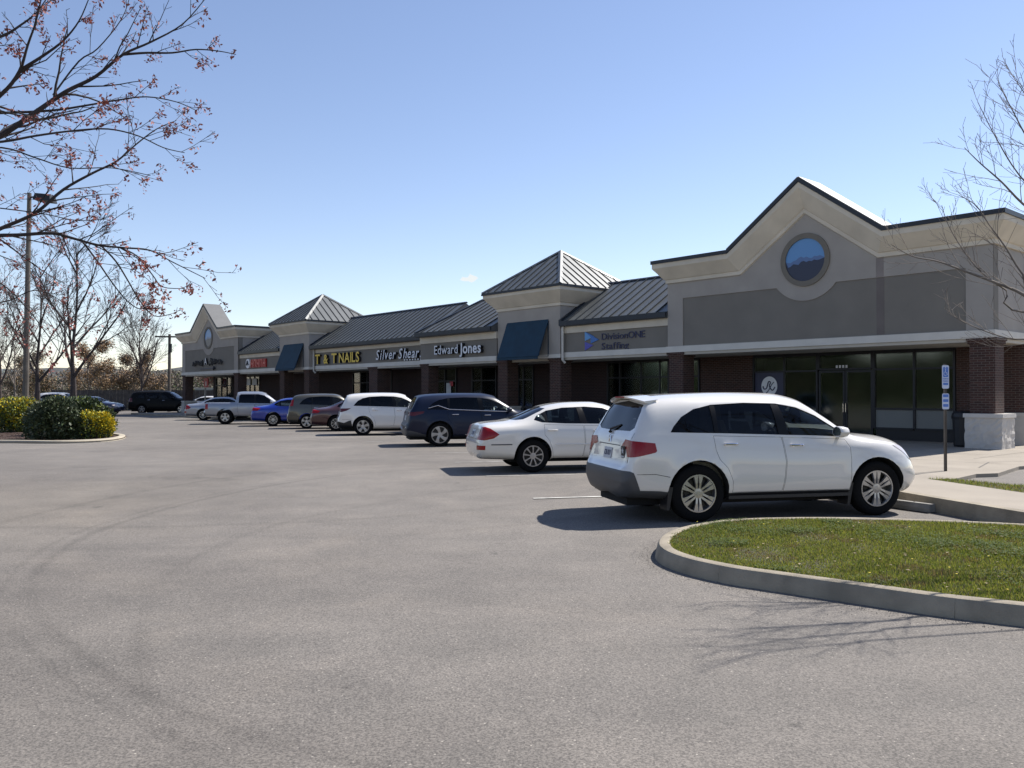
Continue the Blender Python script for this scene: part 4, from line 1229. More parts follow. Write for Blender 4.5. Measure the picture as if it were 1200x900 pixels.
def make_car(sp, name, label, loc, heading, group='cars parked in front of the shops', detail=2):
    t = thing(name, label, sp.get('cat', 'car'), loc, heading, group)
    st = sp['st']; X = [s_[0] for s_ in st]
    xs = [X[0]]
    for i in range(len(X) - 1):
        n = max(2, int((X[i + 1] - X[i]) / .07)) if detail > 1 else max(1, int((X[i + 1] - X[i]) / .14))
        xs += list(np.linspace(X[i], X[i + 1], n + 1)[1:])
    xs = np.array(xs)
    pm = sp['paint']
    if sp.get('curve', True): st = [tuple(r_[:2]) + (r_[2] * .965,) + tuple(r_[3:6]) + (r_[6] * .985,) + tuple(r_[7:]) for r_ in st]
    rings = body_grid(st, xs, flare=(sp['wb'] / 2, sp['wr']), kk=6 if detail > 1 else 4)
    outer = rings_mesh(rings, [pm, 'well'], 'body')
    vco = [v.co.copy() for v in outer.vertices]; vno = [v.normal.copy() for v in outer.vertices]
    bvh = BVHTree.FromPolygons(vco, [tuple(p.vertices) for p in outer.polygons])
    grown = outer.copy()
    for v, n_ in zip(grown.vertices, vno): v.co = v.co + n_ * .005
    wb2 = sp['wb'] / 2; ar = sp['wr'] + sp.get('gap', .055)
    ops = []
    # wheel wells
    mb = MB()
    for sx in (-1, 1):
        for sy in (-1, 1):
            N = 32; poly = [(sx * wb2 + ar * math.cos(k * math.tau / N), sp['wr'] + .01 + ar * math.sin(k * math.tau / N)) for k in range(N)]
            mb.prism(poly, sy * (sp['track'] - .17), sy * 1.3, 'y')
    me = mb.mesh('cut', 'well'); bm = bmesh.new(); bm.from_mesh(me); bmesh.ops.recalc_face_normals(bm, faces=bm.faces); bm.to_mesh(me); bm.free()
    ops.append(('DIFFERENCE', me))
    cx0, cx1 = sp['cabin']; fl = .42
    cxs = np.linspace(cx0, cx1, 30)
    ops.append(('DIFFERENCE', rings_mesh(body_grid(st, cxs, inset=.05, floor=fl), 'interior_dark', 'cut')))
    ops.append(('DIFFERENCE', side_cut(sp['dlo'], 'interior_dark')))
    wsx = sp['ws']; poly = wsx['poly']; full = poly + [(-p[0], p[1]) for p in reversed(poly)]
    ops.append(('DIFFERENCE', prism_mesh(full, wsx['x'][0], wsx['x'][1], 'x', 'interior_dark')))
    rgx = sp['rg']; rpoly = rgx['poly']; rfull = rpoly + [(-p[0], p[1]) for p in reversed(rpoly)]
    ops.append(('DIFFERENCE', prism_mesh(rfull, rgx['x'][0], rgx['x'][1], 'x', 'interior_dark')))
    for b_ in sp.get('cuts', []): 
        mbx = MB(); mbx.box(*b_); mm = mbx.mesh('cut', 'well'); ops.append(('DIFFERENCE', mm))
    doors = sp.get('doors', [])
    extra_lines = []
    if detail < 2:
        extra_lines = [('door_seam', list(d_) + [d_[0]], .005, 'well') for d_ in doors]
        extra_lines += [('handle', [(hx - .1, hz), (hx + .1, hz + .005)], .016, sp.get('handle_mat', pm)) for hx, hz in sp.get('handles', [])]
        doors = []
    for d_ in doors: ops.append(('DIFFERENCE', side_cut(d_, 'well', .70, 1.25)))
    shell0 = boolean(outer, ops, 'body')
    body = link('body', smooth(shell0, 32), t)
    # doors cut from the same skin
    if doors:
        base_ops = ops[:-len(doors)]
        for sy in (-1, 1):
            for k, d_ in enumerate(doors):
                dm = boolean(outer, base_ops + [('INTERSECT', side_cut(shrink(d_, .005), 'well', .72, 1.24, (sy,)))], 'door')
                dobj = link('door', smooth(dm, 32), t)
                hx, hz = sp['handles'][k]
                hit = bvh.ray_cast(Vector((hx, sy * 3, hz)), Vector((0, -sy, 0)))
                y = hit[0].y if hit[0] else sy * .95
                mb = MB()
                p = [(hx - .11, y - sy * .004, hz), (hx - .085, y + sy * .032, hz + .004), (hx + .05, y + sy * .036, hz + .006), (hx + .10, y - sy * .004, hz + .004)]
                mb.tube(catmull(p, 4), [.010] + [.0145] * 11 + [.010], 8); mb.build('handle', sp.get('handle_mat', pm), dobj, smooth=True)
    # glass
    for sy in (-1, 1):
        for pn in sp['panes']:
            v, f = patch(bvh, pn['poly'], 'y', sy, .014)
            mb = MB(); mb.add(v, f); g = mb.build('side_window', pn.get('mat', 'glass_dark'), t, smooth=True, fix=False)
        for pl_ in sp.get('pillars', []):
            v, f = patch(bvh, pl_, 'y', sy, .004); mb = MB(); mb.add(v, f); mb.build('window_trim', 'black_gloss', t, smooth=True, fix=False)
    v, f = patch(bvh, full, 'x', 1, .012, .1); mb = MB(); mb.add(v, f); mb.build('windshield', 'glass_clear', t, smooth=True, fix=False)
    v, f = patch(bvh, rfull, 'x', -1, .008, .08); mb = MB(); mb.add(v, f); mb.build('rear_window', sp.get('rear_glass', 'glass_dark'), t, smooth=True, fix=False)
    # dark surround inside the window openings edges: lower window trim line
    for sy in (-1, 1):
        lo = sp.get('belt_trim')
        if lo:
            pts = []
            for (x, z) in [tuple(q) for q in densify(lo, .15)[: max(2, len(densify(lo, .15)))]][:]:
                h_ = bvh.ray_cast(Vector((x, sy * 3, z)), Vector((0, -sy, 0)))
                if h_[0]: pts.append(h_[0] + Vector((0, sy * .002, 0)))
            pts = [p for p in pts]
            k_ = sp.get('belt_n', len(pts)); 
            mb = MB(); mb.tube(pts[:k_], .008, 4); mb.build('window_trim', sp.get('belt_mat', 'black_plastic'), t)
    # lights and coloured skins taken from the body surface itself
    for nm, poly, y0, mt in sp.get('skins', []):
        for sy in ((-1, 1) if y0 > 0 else (0,)):
            if sy: cm = side_cut(poly, mt, y0, 1.3, (sy,))
            else: cm = prism_mesh(poly, -1.3, 1.3, 'y', mt)
            g2 = grown.copy(); g2.materials.clear(); g2.materials.append(M[mt]); 
            g2.polygons.foreach_set('material_index', [0] * len(g2.polygons))
            o2 = [('INTERSECT', cm)]
            if y0 <= 0: o2 += [('DIFFERENCE', ops[0][1])]
            mm = boolean(g2, o2, nm)
            if len(mm.vertices): link(nm, smooth(mm, 40), t)
    # rear-face outlines
    for nm, poly, off, mt in sp.get('rear_skins', []):
        v, f = patch(bvh, poly, 'x', -1, -off, .06); n0 = len(v)
        mb = MB(); mb.add(v, f); mb.build(nm, mt, t, smooth=True, fix=False)
    for nm, line, rad, mt in sp.get('rear_lines', []):
        pts = []
        for i in range(len(line) - 1):
            a = Vector(line[i]); b_ = Vector(line[i + 1]); n = max(2, int((b_ - a).length / .06))
            for k in range(n + (i == len(line) - 2)):
                p = a.lerp(b_, k / n); h_ = bvh.ray_cast(Vector((-5, p.x, p.y)), Vector((1, 0, 0)))
                if h_[0]: pts.append(h_[0])
        mb = MB(); mb.tube(pts, rad, 5); mb.build(nm, mt, t)
    for nm, line, rad, mt in list(sp.get('side_lines', [])) + extra_lines:
        for sy in (-1, 1):
            pts = []
            for i in range(len(line) - 1):
                a = Vector(line[i]); b_ = Vector(line[i + 1]); n = max(2, int((b_ - a).length / .08))
                for k in range(n + (i == len(line) - 2)):
                    p = a.lerp(b_, k / n); h_ = bvh.ray_cast(Vector((p.x, sy * 3, p.y)), Vector((0, -sy, 0)))
                    if h_[0]: pts.append(h_[0])
            if len(pts) > 1: mb = MB(); mb.tube(pts, rad, 5); mb.build(nm, mt, t)
    # mirrors
    mx_, mz_ = sp['mirror']
    for sy in (-1, 1):
        h_ = bvh.ray_cast(Vector((mx_, sy * 3, mz_ - .02)), Vector((0, -sy, 0))); y = h_[0].y if h_[0] else sy * .9
        mb = MB()
        prof = []
        for q, (xx, sc_) in enumerate([(.10, .35), (.07, .8), (0, 1), (-.05, 1.0), (-.07, .92)]):
            prof.append([(mx_ + xx, y + sy * (.12 + .115 * sc_ * math.cos(a)), mz_ + .03 + .085 * sc_ * math.sin(a) * (1 if abs(math.sin(a)) < .9 else .95)) for a in np.linspace(0, math.tau, 13)[:-1]])
        n = 12; v = [p for r_ in prof for p in r_]
        mb.add(v, [(a * n + k, a * n + (k + 1) % n, (a + 1) * n + (k + 1) % n, (a + 1) * n + k) for a in range(4) for k in range(n)] + [tuple(range(n)), tuple(4 * n + k for k in range(n))])
        mb.tube([(mx_ + .03, y - sy * .02, mz_ - .03), (mx_ + .03, y + sy * .1, mz_ - .01)], .028, 6)
        mo = mb.build('wing_mirror', pm, t, smooth=True)
        mb = MB(); mb.add([(mx_ - .072, y + sy * (.12 + .095 * math.cos(a)), mz_ + .03 + .07 * math.sin(a)) for a in np.linspace(0, math.tau, 13)[:-1]], [tuple(range(12))]); mb.build('mirror_glass', 'chrome', mo, fix=False)
    # wheels
    for sx in (-1, 1):
        for sy in (-1, 1):
            make_wheel(t, sx * wb2, sy * (sp['track'] - .01), sp['wr'], sp['rim'], .225, sp['style'], sy, sp.get('rim_mat', 'rim_silver'))
    # underbody and interior
    mb = MB(); mb.box(cx0 - .1, cx1 + .5, -.55, .55, .2, .36); mb.box(-wb2 - .05, -wb2 + .05, -.7, .7, sp['wr'] - .05, sp['wr'] + .05); mb.box(wb2 - .05, wb2 + .05, -.7, .7, sp['wr'] - .05, sp['wr'] + .05)
    mb.build('underbody', 'well', t)
    if detail > 1:
        sm = sp.get('seat', 'seat_dark'); sh = sp['seat_h']
        for yy in (-.37, .37):
            xq = sp['seat_x']
            mb = MB()
            mb.hexa([(xq - .26, yy - .24, fl + .02), (xq + .26, yy - .24, fl + .02), (xq + .26, yy + .24, fl + .02), (xq - .26, yy + .24, fl + .02)], [(xq - .24, yy - .25, sh - .02), (xq + .28, yy - .23, sh + .02), (xq + .28, yy + .23, sh + .02), (xq - .24, yy + .25, sh - .02)])
            mb.hexa([(xq - .30, yy - .25, sh - .05), (xq - .16, yy - .25, sh - .05), (xq - .16, yy + .25, sh - .05), (xq - .30, yy + .25, sh - .05)], [(xq - .46, yy - .19, sh + .56), (xq - .38, yy - .19, sh + .56), (xq - .38, yy + .19, sh + .56), (xq - .46, yy + .19, sh + .56)])
            mb.hexa([(xq - .47, yy - .12, sh + .60), (xq - .38, yy - .12, sh + .60), (xq - .38, yy + .12, sh + .60), (xq - .47, yy + .12, sh + .60)], [(xq - .49, yy - .11, sh + .77), (xq - .40, yy - .11, sh + .77), (xq - .40, yy + .11, sh + .77), (xq - .49, yy + .11, sh + .77)])
            mb.build('seat', sm, t)
        mb = MB(); xq = sp['seat_x'] - .95
        mb.box(xq - .3, xq + .22, -.62, .62, fl + .02, sh); mb.hexa([(xq - .36, -.62, sh), (xq - .2, -.62, sh), (xq - .2, .62, sh), (xq - .36, .62, sh)], [(xq - .5, -.58, sh + .52), (xq - .4, -.58, sh + .52), (xq - .4, .58, sh + .52), (xq - .5, .58, sh + .52)])
        mb.build('rear_seat', sm, t)
        mb = MB(); xd = sp['dash']
        mb.hexa([(xd - .25, -.66, fl + .2), (xd + .25, -.66, fl + .2), (xd + .25, .66, fl + .2), (xd - .25, .66, fl + .2)], [(xd - .15, -.68, sp['belt'] - .09), (xd + .38, -.64, sp['belt'] - .05), (xd + .38, .64, sp['belt'] - .05), (xd - .15, .68, sp['belt'] - .09)])
        mb.build('dashboard', 'dash_grey', t)
        mb = MB(); cc = Vector((xd - .33, .37, sp['belt'] - .10)); mb.tube([tuple(cc + Vector((.07 * math.cos(a), .17 * math.sin(a), .17 * math.cos(a)))) for a in np.linspace(0, math.tau, 17)], .014, 6); mb.build('steering_wheel', 'seat_dark', t)
    for fn in sp.get('extra', []): fn(t, bvh)
    for mm in [c[1] for c in ops] + [grown]:
        pass
    return t
M['interior_dark'] = mat('interior_dark', (.035, .035, .035), .9)
M['black_gloss'] = mat('black_gloss', (.006, .006, .007), .3, spec=.2)
M['dash_grey'] = mat('dash_grey', (.12, .125, .115), .8)
M['plate_white'] = mat('plate_white', (.5, .52, .55), .5)

def box_part(name, mt, x0, x1, y0, y1, z0, z1):
    def fn(t, bvh):
        mb = MB(); mb.box(x0, x1, y0, y1, z0, z1); mb.build(name, mt, t)
    return fn
def number_plate(x, z, txt=None, tilt=0.0, y=0.0, w=.305, h=.15):
    def fn(t, bvh):
        h_ = bvh.ray_cast(Vector((-5, y, z)), Vector((1, 0, 0))); xx = h_[0].x - .012 if h_[0] else x
        h2 = bvh.ray_cast(Vector((-5, y, z + h / 2)), Vector((1, 0, 0))); xt = h2[0].x - .012 if h2[0] else xx
        h3 = bvh.ray_cast(Vector((-5, y, z - h / 2)), Vector((1, 0, 0))); xb = h3[0].x - .012 if h3[0] else xx
        mb = MB(); mb.hexa([(xb, y - w / 2, z - h / 2), (xb + .01, y - w / 2, z - h / 2), (xb + .01, y + w / 2, z - h / 2), (xb, y + w / 2, z - h / 2)], [(xt, y - w / 2, z + h / 2), (xt + .01, y - w / 2, z + h / 2), (xt + .01, y + w / 2, z + h / 2), (xt, y + w / 2, z + h / 2)])
        p = mb.build('number_plate', 'plate_white', t)
        if txt:
            cu = bpy.data.curves.new('t', 'FONT'); cu.body = txt; cu.size = 1; cu.extrude = .001; cu.align_x = 'CENTER'; cu.resolution_u = 2; cu.offset = .01
            o = bpy.data.objects.new('t', cu); C.objects.link(o); dg = bpy.context.evaluated_depsgraph_get()
            me = bpy.data.meshes.new_from_object(o.evaluated_get(dg)); bpy.data.objects.remove(o)
            xs_ = [v.co.x for v in me.vertices]; k = w * .8 / (max(xs_) - min(xs_))
            for v in me.vertices: 
                zz = v.co.y * h * .5 / .7 - h * .22
                v.co = (xb + (xt - xb) * (zz / h + .5) - .002 - v.co.z, y - v.co.x * k, z + zz)
            me.materials.clear(); me.materials.append(M['letter_navy']); me.update(); link('lettering', me, p)
    return fn

# ---- white SUV (hero)
rows_mdx = [
 (-2.41, .46, .70, .54, .74, .60, .73, .65, .70, .68),
 (-2.385, .40, .78, .55, .83, .66, .82, .70, .79, .73),
 (-2.35, .36, .84, .56, .895, .70, .885, .74, .84, .77),
 (-2.315, .34, .87, .58, .92, .82, .90, .92, .84, .95),
 (-2.28, .34, .89, .60, .935, 1.00, .915, 1.10, .85, 1.13),
 (-2.22, .33, .90, .62, .95, 1.12, .92, 1.20, .84, 1.23),
 (-2.13, .33, .91, .65, .962, 1.18, .925, 1.38, .775, 1.43),
 (-2.00, .32, .92, .68, .97, 1.20, .925, 1.58, .70, 1.645),
 (-1.80, .31, .93, .70, .975, 1.20, .925, 1.635, .675, 1.70),
 (-1.375, .28, .94, .72, .98, 1.18, .93, 1.665, .665, 1.735),
 (-.6, .27, .93, .74, .968, 1.14, .918, 1.675, .655, 1.755),
 (0, .27, .93, .72, .965, 1.12, .912, 1.655, .65, 1.745),
 (.35, .27, .93, .72, .965, 1.105, .912, 1.585, .655, 1.685),
 (.72, .27, .93, .72, .968, 1.09, .912, 1.38, .70, 1.475),
 (1.12, .27, .93, .74, .975, 1.07, .905, 1.125, .80, 1.19),
 (1.45, .28, .92, .76, .98, 1.05, .90, 1.085, .78, 1.145),
 (1.71, .29, .90, .76, .97, 1.01, .875, 1.055, .76, 1.12),
 (1.87, .30, .88, .74, .945, .95, .85, 1.01, .73, 1.08),
 (1.98, .31, .85, .66, .905, .86, .82, .93, .69, 1.01),
 (2.06, .33, .80, .58, .86, .76, .78, .82, .64, .90),
 (2.12, .36, .73, .52, .80, .68, .72, .73, .58, .79),
 (2.17, .42, .60, .50, .66, .60, .60, .63, .48, .66)]
dlo = [(-1.76, 1.215), (-1.71, 1.29), (-1.58, 1.42), (-1.38, 1.525), (-1.1, 1.585), (-.6, 1.61), (-.1, 1.60), (.22, 1.545), (.52, 1.425), (.80, 1.25), (.95, 1.13), (.93, 1.125), (.4, 1.15), (-.1, 1.165), (-1.0, 1.195)]
def mdx_extra(t, bvh):
    # roof spoiler
    mb = MB()
    pts = []
    secs = []
    for y in np.linspace(-.68, .68, 15):
        e = 1 - (abs(y) / .72) ** 4
        x0, x1 = -1.84, -2.15 + .10 * (abs(y) / .68) ** 2
        z = 1.718 - .065 * (abs(y) / .68) ** 2
        secs.append([(x0, y, z + .006), (x1, y, z - .02), (x1 + .015, y, z - .045), (x0 - .12, y, z - .055)])
    n = 4; v = [p for s_ in secs for p in s_]
    mb.add(v, [(i * n + k, i * n + (k + 1) % n, (i + 1) * n + (k + 1) % n, (i + 1) * n + k) for i in range(14) for k in range(4)] + [(0, 1, 2, 3), tuple(14 * n + k for k in range(4))])
    sp_ = mb.build('spoiler', 'paint_white', t, smooth=True)
    mb = MB(); mb.box(-2.158, -2.14, -.16, .16, 1.678, 1.698); mb.build('brake_light', 'lens_red', sp_)
    mb = MB(); mb.tube([(-2.27, .06, 1.19), (-2.25, .1, 1.23), (-2.19, -.18, 1.30)], [.028, .02, .01], 6); mb.build('wiper', 'black_plastic', t)
    # exhaust tips
    for yy in (-.55, .55):
        mb = MB(); mb.tube([(-2.33, yy, .36), (-2.0, yy, .36)], .045, 10); mb.build('exhaust', 'dark_metal', t, smooth=True)
    # tailgate emblem
    h_ = bvh.ray_cast(Vector((-5, 0, 1.10)), Vector((1, 0, 0)))
    if h_[0]:
        mb = MB(); c = h_[0]; pr = catmull([(c.x - .012, c.y - .045, c.z - .05), (c.x - .006, c.y, c.z + .055), (c.x - .012, c.y + .045, c.z - .05)], 4); mb.tube(pr, .009, 5); mb.tube([(c.x - .012, c.y - .028, c.z), (c.x - .012, c.y + .028, c.z)], .008, 5); mb.build('emblem', 'chrome', t)
    # dark square sticker with a star
    h_ = bvh.ray_cast(Vector((-5, -.60, .93)), Vector((1, 0, 0)))
    if h_[0]:
        c = h_[0]; mb = MB(); mb.box(c.x - .012, c.x + .01, c.y - .065, c.y + .065, .86, 1.02); s_ = mb.build('sticker', 'black_plastic', t)
        mb = MB(); pts = [((.045 if k % 2 == 0 else .02) * math.sin(k * math.pi / 5), (.045 if k % 2 == 0 else .02) * math.cos(k * math.pi / 5)) for k in range(10)]
        mb.prism([(c.y + p[0], .955 + p[1]) for p in pts], c.x - .016, c.x - .0125, 'x'); mb.build('star', 'plate_white', s_)
        mb = MB(); mb.box(c.x - .016, c.x - .0125, c.y - .05, c.y + .05, .87, .89); mb.build('strip', 'plate_white', s_)
    # side step
    for sy in (-1, 1):
        mb = MB(); mb.box(-.93, .96, sy * .85, sy * .955, .30, .345); mb.build('side_step', 'black_plastic', t)
    # mud flaps
    for sx, sy in ((-1, -1), (-1, 1), (1, -1), (1, 1)):
        for xf in ((-1.375 - .44, -1.375 - .40),) if sx < 0 else ((1.375 - .45, 1.375 - .41),):
            mb = MB(); mb.hexa([(xf[0] - .02, sy * .70, .17), (xf[1] - .02, sy * .70, .17), (xf[1] - .02, sy * .94, .17), (xf[0] - .02, sy * .94, .17)], [(xf[0] + .0, sy * .72, .48), (xf[1] + .03, sy * .72, .48), (xf[1] + .03, sy * .955, .48), (xf[0] + .0, sy * .955, .48)]); mb.build('mud_flap', 'black_plastic', t)
mdx = dict(cat='SUV', paint='paint_white', st=rows_mdx, wb=2.75, track=.86, wr=.388, rim=.252, gap=.055, style=(6, .052, .036, .75, 0), cabin=(-2.15, 1.0),
    dlo=dlo, ws=dict(x=(.1, 1.6), poly=[(0, 1.655), (.48, 1.635), (.60, 1.58), (.74, 1.24), (.72, 1.20), (0, 1.215)]),
    rg=dict(x=(-2.6, -1.6), poly=[(0, 1.215), (.60, 1.225), (.71, 1.27), (.655, 1.50), (.60, 1.585), (0, 1.635)]),
    panes=[dict(poly=[(-1.76, 1.215), (-1.71, 1.29), (-1.58, 1.42), (-1.38, 1.525), (-1.12, 1.582), (-1.10, 1.20), (-1.1, 1.198)], mat='glass_dark'),
           dict(poly=[(-1.06, 1.588), (-.6, 1.61), (-.16, 1.603), (-.12, 1.166), (-1.0, 1.195), (-1.06, 1.197)], mat='glass_dark'),
           dict(poly=[(-.08, 1.598), (.22, 1.545), (.52, 1.425), (.80, 1.25), (.80, 1.131), (.4, 1.15), (-.02, 1.163)], mat='glass_clear')],
    pillars=[[(-1.13, 1.585), (-1.05, 1.592), (-1.05, 1.19), (-1.11, 1.19)], [(-.18, 1.608), (-.06, 1.600), (.03, 1.16), (-.13, 1.16)], [(.78, 1.27), (.80, 1.25), (.95, 1.13), (.93, 1.125), (.78, 1.13)]],
    doors=[[(-1.14, 1.165), (-.10, 1.135), (-.06, .8), (-.08, .6), (-.12, .39), (-.88, .39), (-.88, .55), (-.95, .72), (-1.07, .84), (-1.12, .97)],
           [(-.09, 1.135), (.90, 1.095), (.955, .98), (.96, .8), (.93, .39), (-.11, .39), (-.07, .6), (-.05, .8)]],
    handles=[(-.88, 1.045), (.13, 1.02)],
    belt_trim=None,
    skins=[('taillight', [(-2.5, 1.105), (-2.3, 1.105), (-2.00, 1.075), (-1.98, .97), (-2.005, .95), (-2.32, .885), (-2.5, .885)], .80, 'lens_red'),
           ('bumper', [(-2.6, .25), (-2.6, .705), (-2.34, .70), (-2.30, .68), (-2.20, .44), (-1.92, .43), (-1.7, .40), (-1.7, .25)], 0, 'grey_plastic'),
           ('sill', [(-.97, .20), (-.97, .385), (1.0, .385), (1.0, .20)], 0, 'black_plastic'),
           ('headlight', [(1.68, 1.0), (1.82, 1.005), (1.95, .96), (2.12, .78), (2.06, .74), (1.95, .80), (1.82, .91)], .5, 'lens_white')],
    rear_skins=[('taillight', [(k * .60, 1.115), (k * .815, 1.105), (k * .815, .885), (k * .765, .885), (k * .69, .985), (k * .50, 1.015)], .007, 'lens_red') for k in (-1, 1)],
    rear_lines=[('tailgate_seam', [(-.80, 1.20), (-.80, .80)], .004, 'well'), ('tailgate_seam', [(.80, 1.20), (.80, .80)], .004, 'well'), ('garnish', [(-.42, 1.02), (.42, 1.02)], .008, 'grey_plastic')],
    side_lines=[('seam', [(-2.33, .66), (-2.0, .66), (-1.80, .62)], .0035, 'well')],
    handle_mat='chrome', mirror=(.78, 1.17), seat='seat_beige', seat_h=.78, seat_x=-.05, dash=.75, belt=1.13,
    extra=[mdx_extra, number_plate(-2.3, .90, 'K3B 0D9')])
def place(px_rw, Yrw, head_deg, sp):
    """vehicle centre from the near rear wheel's outer face"""
    h = R(head_deg); f_ = Vector((math.cos(h), math.sin(h), 0)); l_ = Vector((-f_.y, f_.x, 0))
    p = Vector(((px_rw - 600) / FPX * Yrw, Yrw, 0)) + f_ * sp['wb'] / 2 + l_ * (sp['track'] + .1)
    return (p.x, p.y, gz(p.x, p.y))
make_car(mdx, 'parked_suv', 'white SUV with grey lower bumper parked nearest the camera beside the grass island', place(818.7, 11.37, 13, mdx), R(13))

def scaled(sp, sx=1, sy=1, sz=1, **over):
    """same construction with other proportions"""
    q = dict(sp)
    q['st'] = [(r_[0] * sx, r_[1] * sz, r_[2] * sy, r_[3] * sz, r_[4] * sy, r_[5] * sz, r_[6] * sy, r_[7] * sz, r_[8] * sy, r_[9] * sz) for r_ in sp['st']]
    S2 = lambda poly: [(p[0] * sx, p[1] * sz) for p in poly]
    Y2 = lambda poly: [(p[0] * sy, p[1] * sz) for p in poly]
    q['dlo'] = S2(sp['dlo']); q['ws'] = dict(x=tuple(v * sx for v in sp['ws']['x']), poly=Y2(sp['ws']['poly'])); q['rg'] = dict(x=tuple(v * sx for v in sp['rg']['x']), poly=Y2(sp['rg']['poly']))
    q['panes'] = [dict(p, poly=S2(p['poly'])) for p in sp['panes']]; q['pillars'] = [S2(p) for p in sp.get('pillars', [])]
    q['doors'] = [S2(p) for p in sp.get('doors', [])]; q['handles'] = [(a * sx, b_ * sz) for a, b_ in sp.get('handles', [])]
    q['skins'] = [(n_, S2(p), y0 * sy, m_) for n_, p, y0, m_ in sp.get('skins', [])]
    q['rear_lines'] = [(n_, Y2(p), r_, m_) for n_, p, r_, m_ in sp.get('rear_lines', [])]
    q['rear_skins'] = [(n_, Y2(p), r_, m_) for n_, p, r_, m_ in sp.get('rear_skins', [])]
    q['side_lines'] = [(n_, S2(p), r_, m_) for n_, p, r_, m_ in sp.get('side_lines', [])]
    q['wb'] = sp['wb'] * sx; q['track'] = sp['track'] * sy; q['cabin'] = tuple(v * sx for v in sp['cabin'])
    q['mirror'] = (sp['mirror'][0] * sx, sp['mirror'][1] * sz); q['seat_x'] = sp['seat_x'] * sx; q['seat_h'] = sp['seat_h'] * sz; q['dash'] = sp['dash'] * sx; q['belt'] = sp['belt'] * sz
    q['extra'] = []
    q.update(over); return q

# ---- four-door saloon
rows_sed = [
 (-2.56, .42, .62, .48, .66, .56, .65, .62, .60, .66),
 (-2.53, .36, .72, .50, .78, .64, .77, .70, .70, .74),
 (-2.49, .32, .80, .52, .85, .70, .84, .77, .78, .82),
 (-2.44, .30, .83, .54, .88, .82, .86, .92, .78, .955),
 (-2.36, .29, .84, .55, .90, .89, .87, .965, .76, 1.01),
 (-2.10, .28, .86, .58, .92, .93, .88, .99, .74, 1.045),
 (-1.85, .27, .87, .60, .925, .95, .885, 1.01, .73, 1.07),
 (-1.55, .26, .88, .62, .925, .965, .885, 1.09, .67, 1.165),
 (-1.20, .25, .89, .63, .925, .97, .88, 1.24, .61, 1.315),
 (-.90, .25, .89, .63, .925, .97, .878, 1.335, .585, 1.405),
 (-.50, .25, .89, .63, .922, .97, .874, 1.385, .575, 1.455),
 (0, .25, .89, .63, .92, .965, .872, 1.385, .57, 1.465),
 (.35, .25, .89, .63, .92, .96, .872, 1.33, .575, 1.41),
 (.75, .25, .89, .63, .922, .955, .872, 1.15, .63, 1.235),
 (1.15, .25, .89, .64, .925, .94, .868, .99, .74, 1.04),
 (1.5, .26, .88, .64, .925, .91, .86, .95, .72, 1.0),
 (1.9, .27, .86, .62, .91, .86, .83, .90, .70, .95),
 (2.2, .28, .81, .56, .86, .78, .78, .82, .66, .87),
 (2.36, .30, .72, .50, .78, .66, .70, .71, .58, .76),
 (2.44, .34, .55, .44, .62, .56, .56, .60, .48, .64)]
dlo_sed = [(-1.36, 1.09), (-1.28, 1.18), (-1.05, 1.285), (-.7, 1.345), (-.2, 1.365), (.2, 1.335), (.55, 1.21), (.95, 1.01), (.93, .99), (.3, 1.0), (-.7, 1.015), (-1.2, 1.04)]
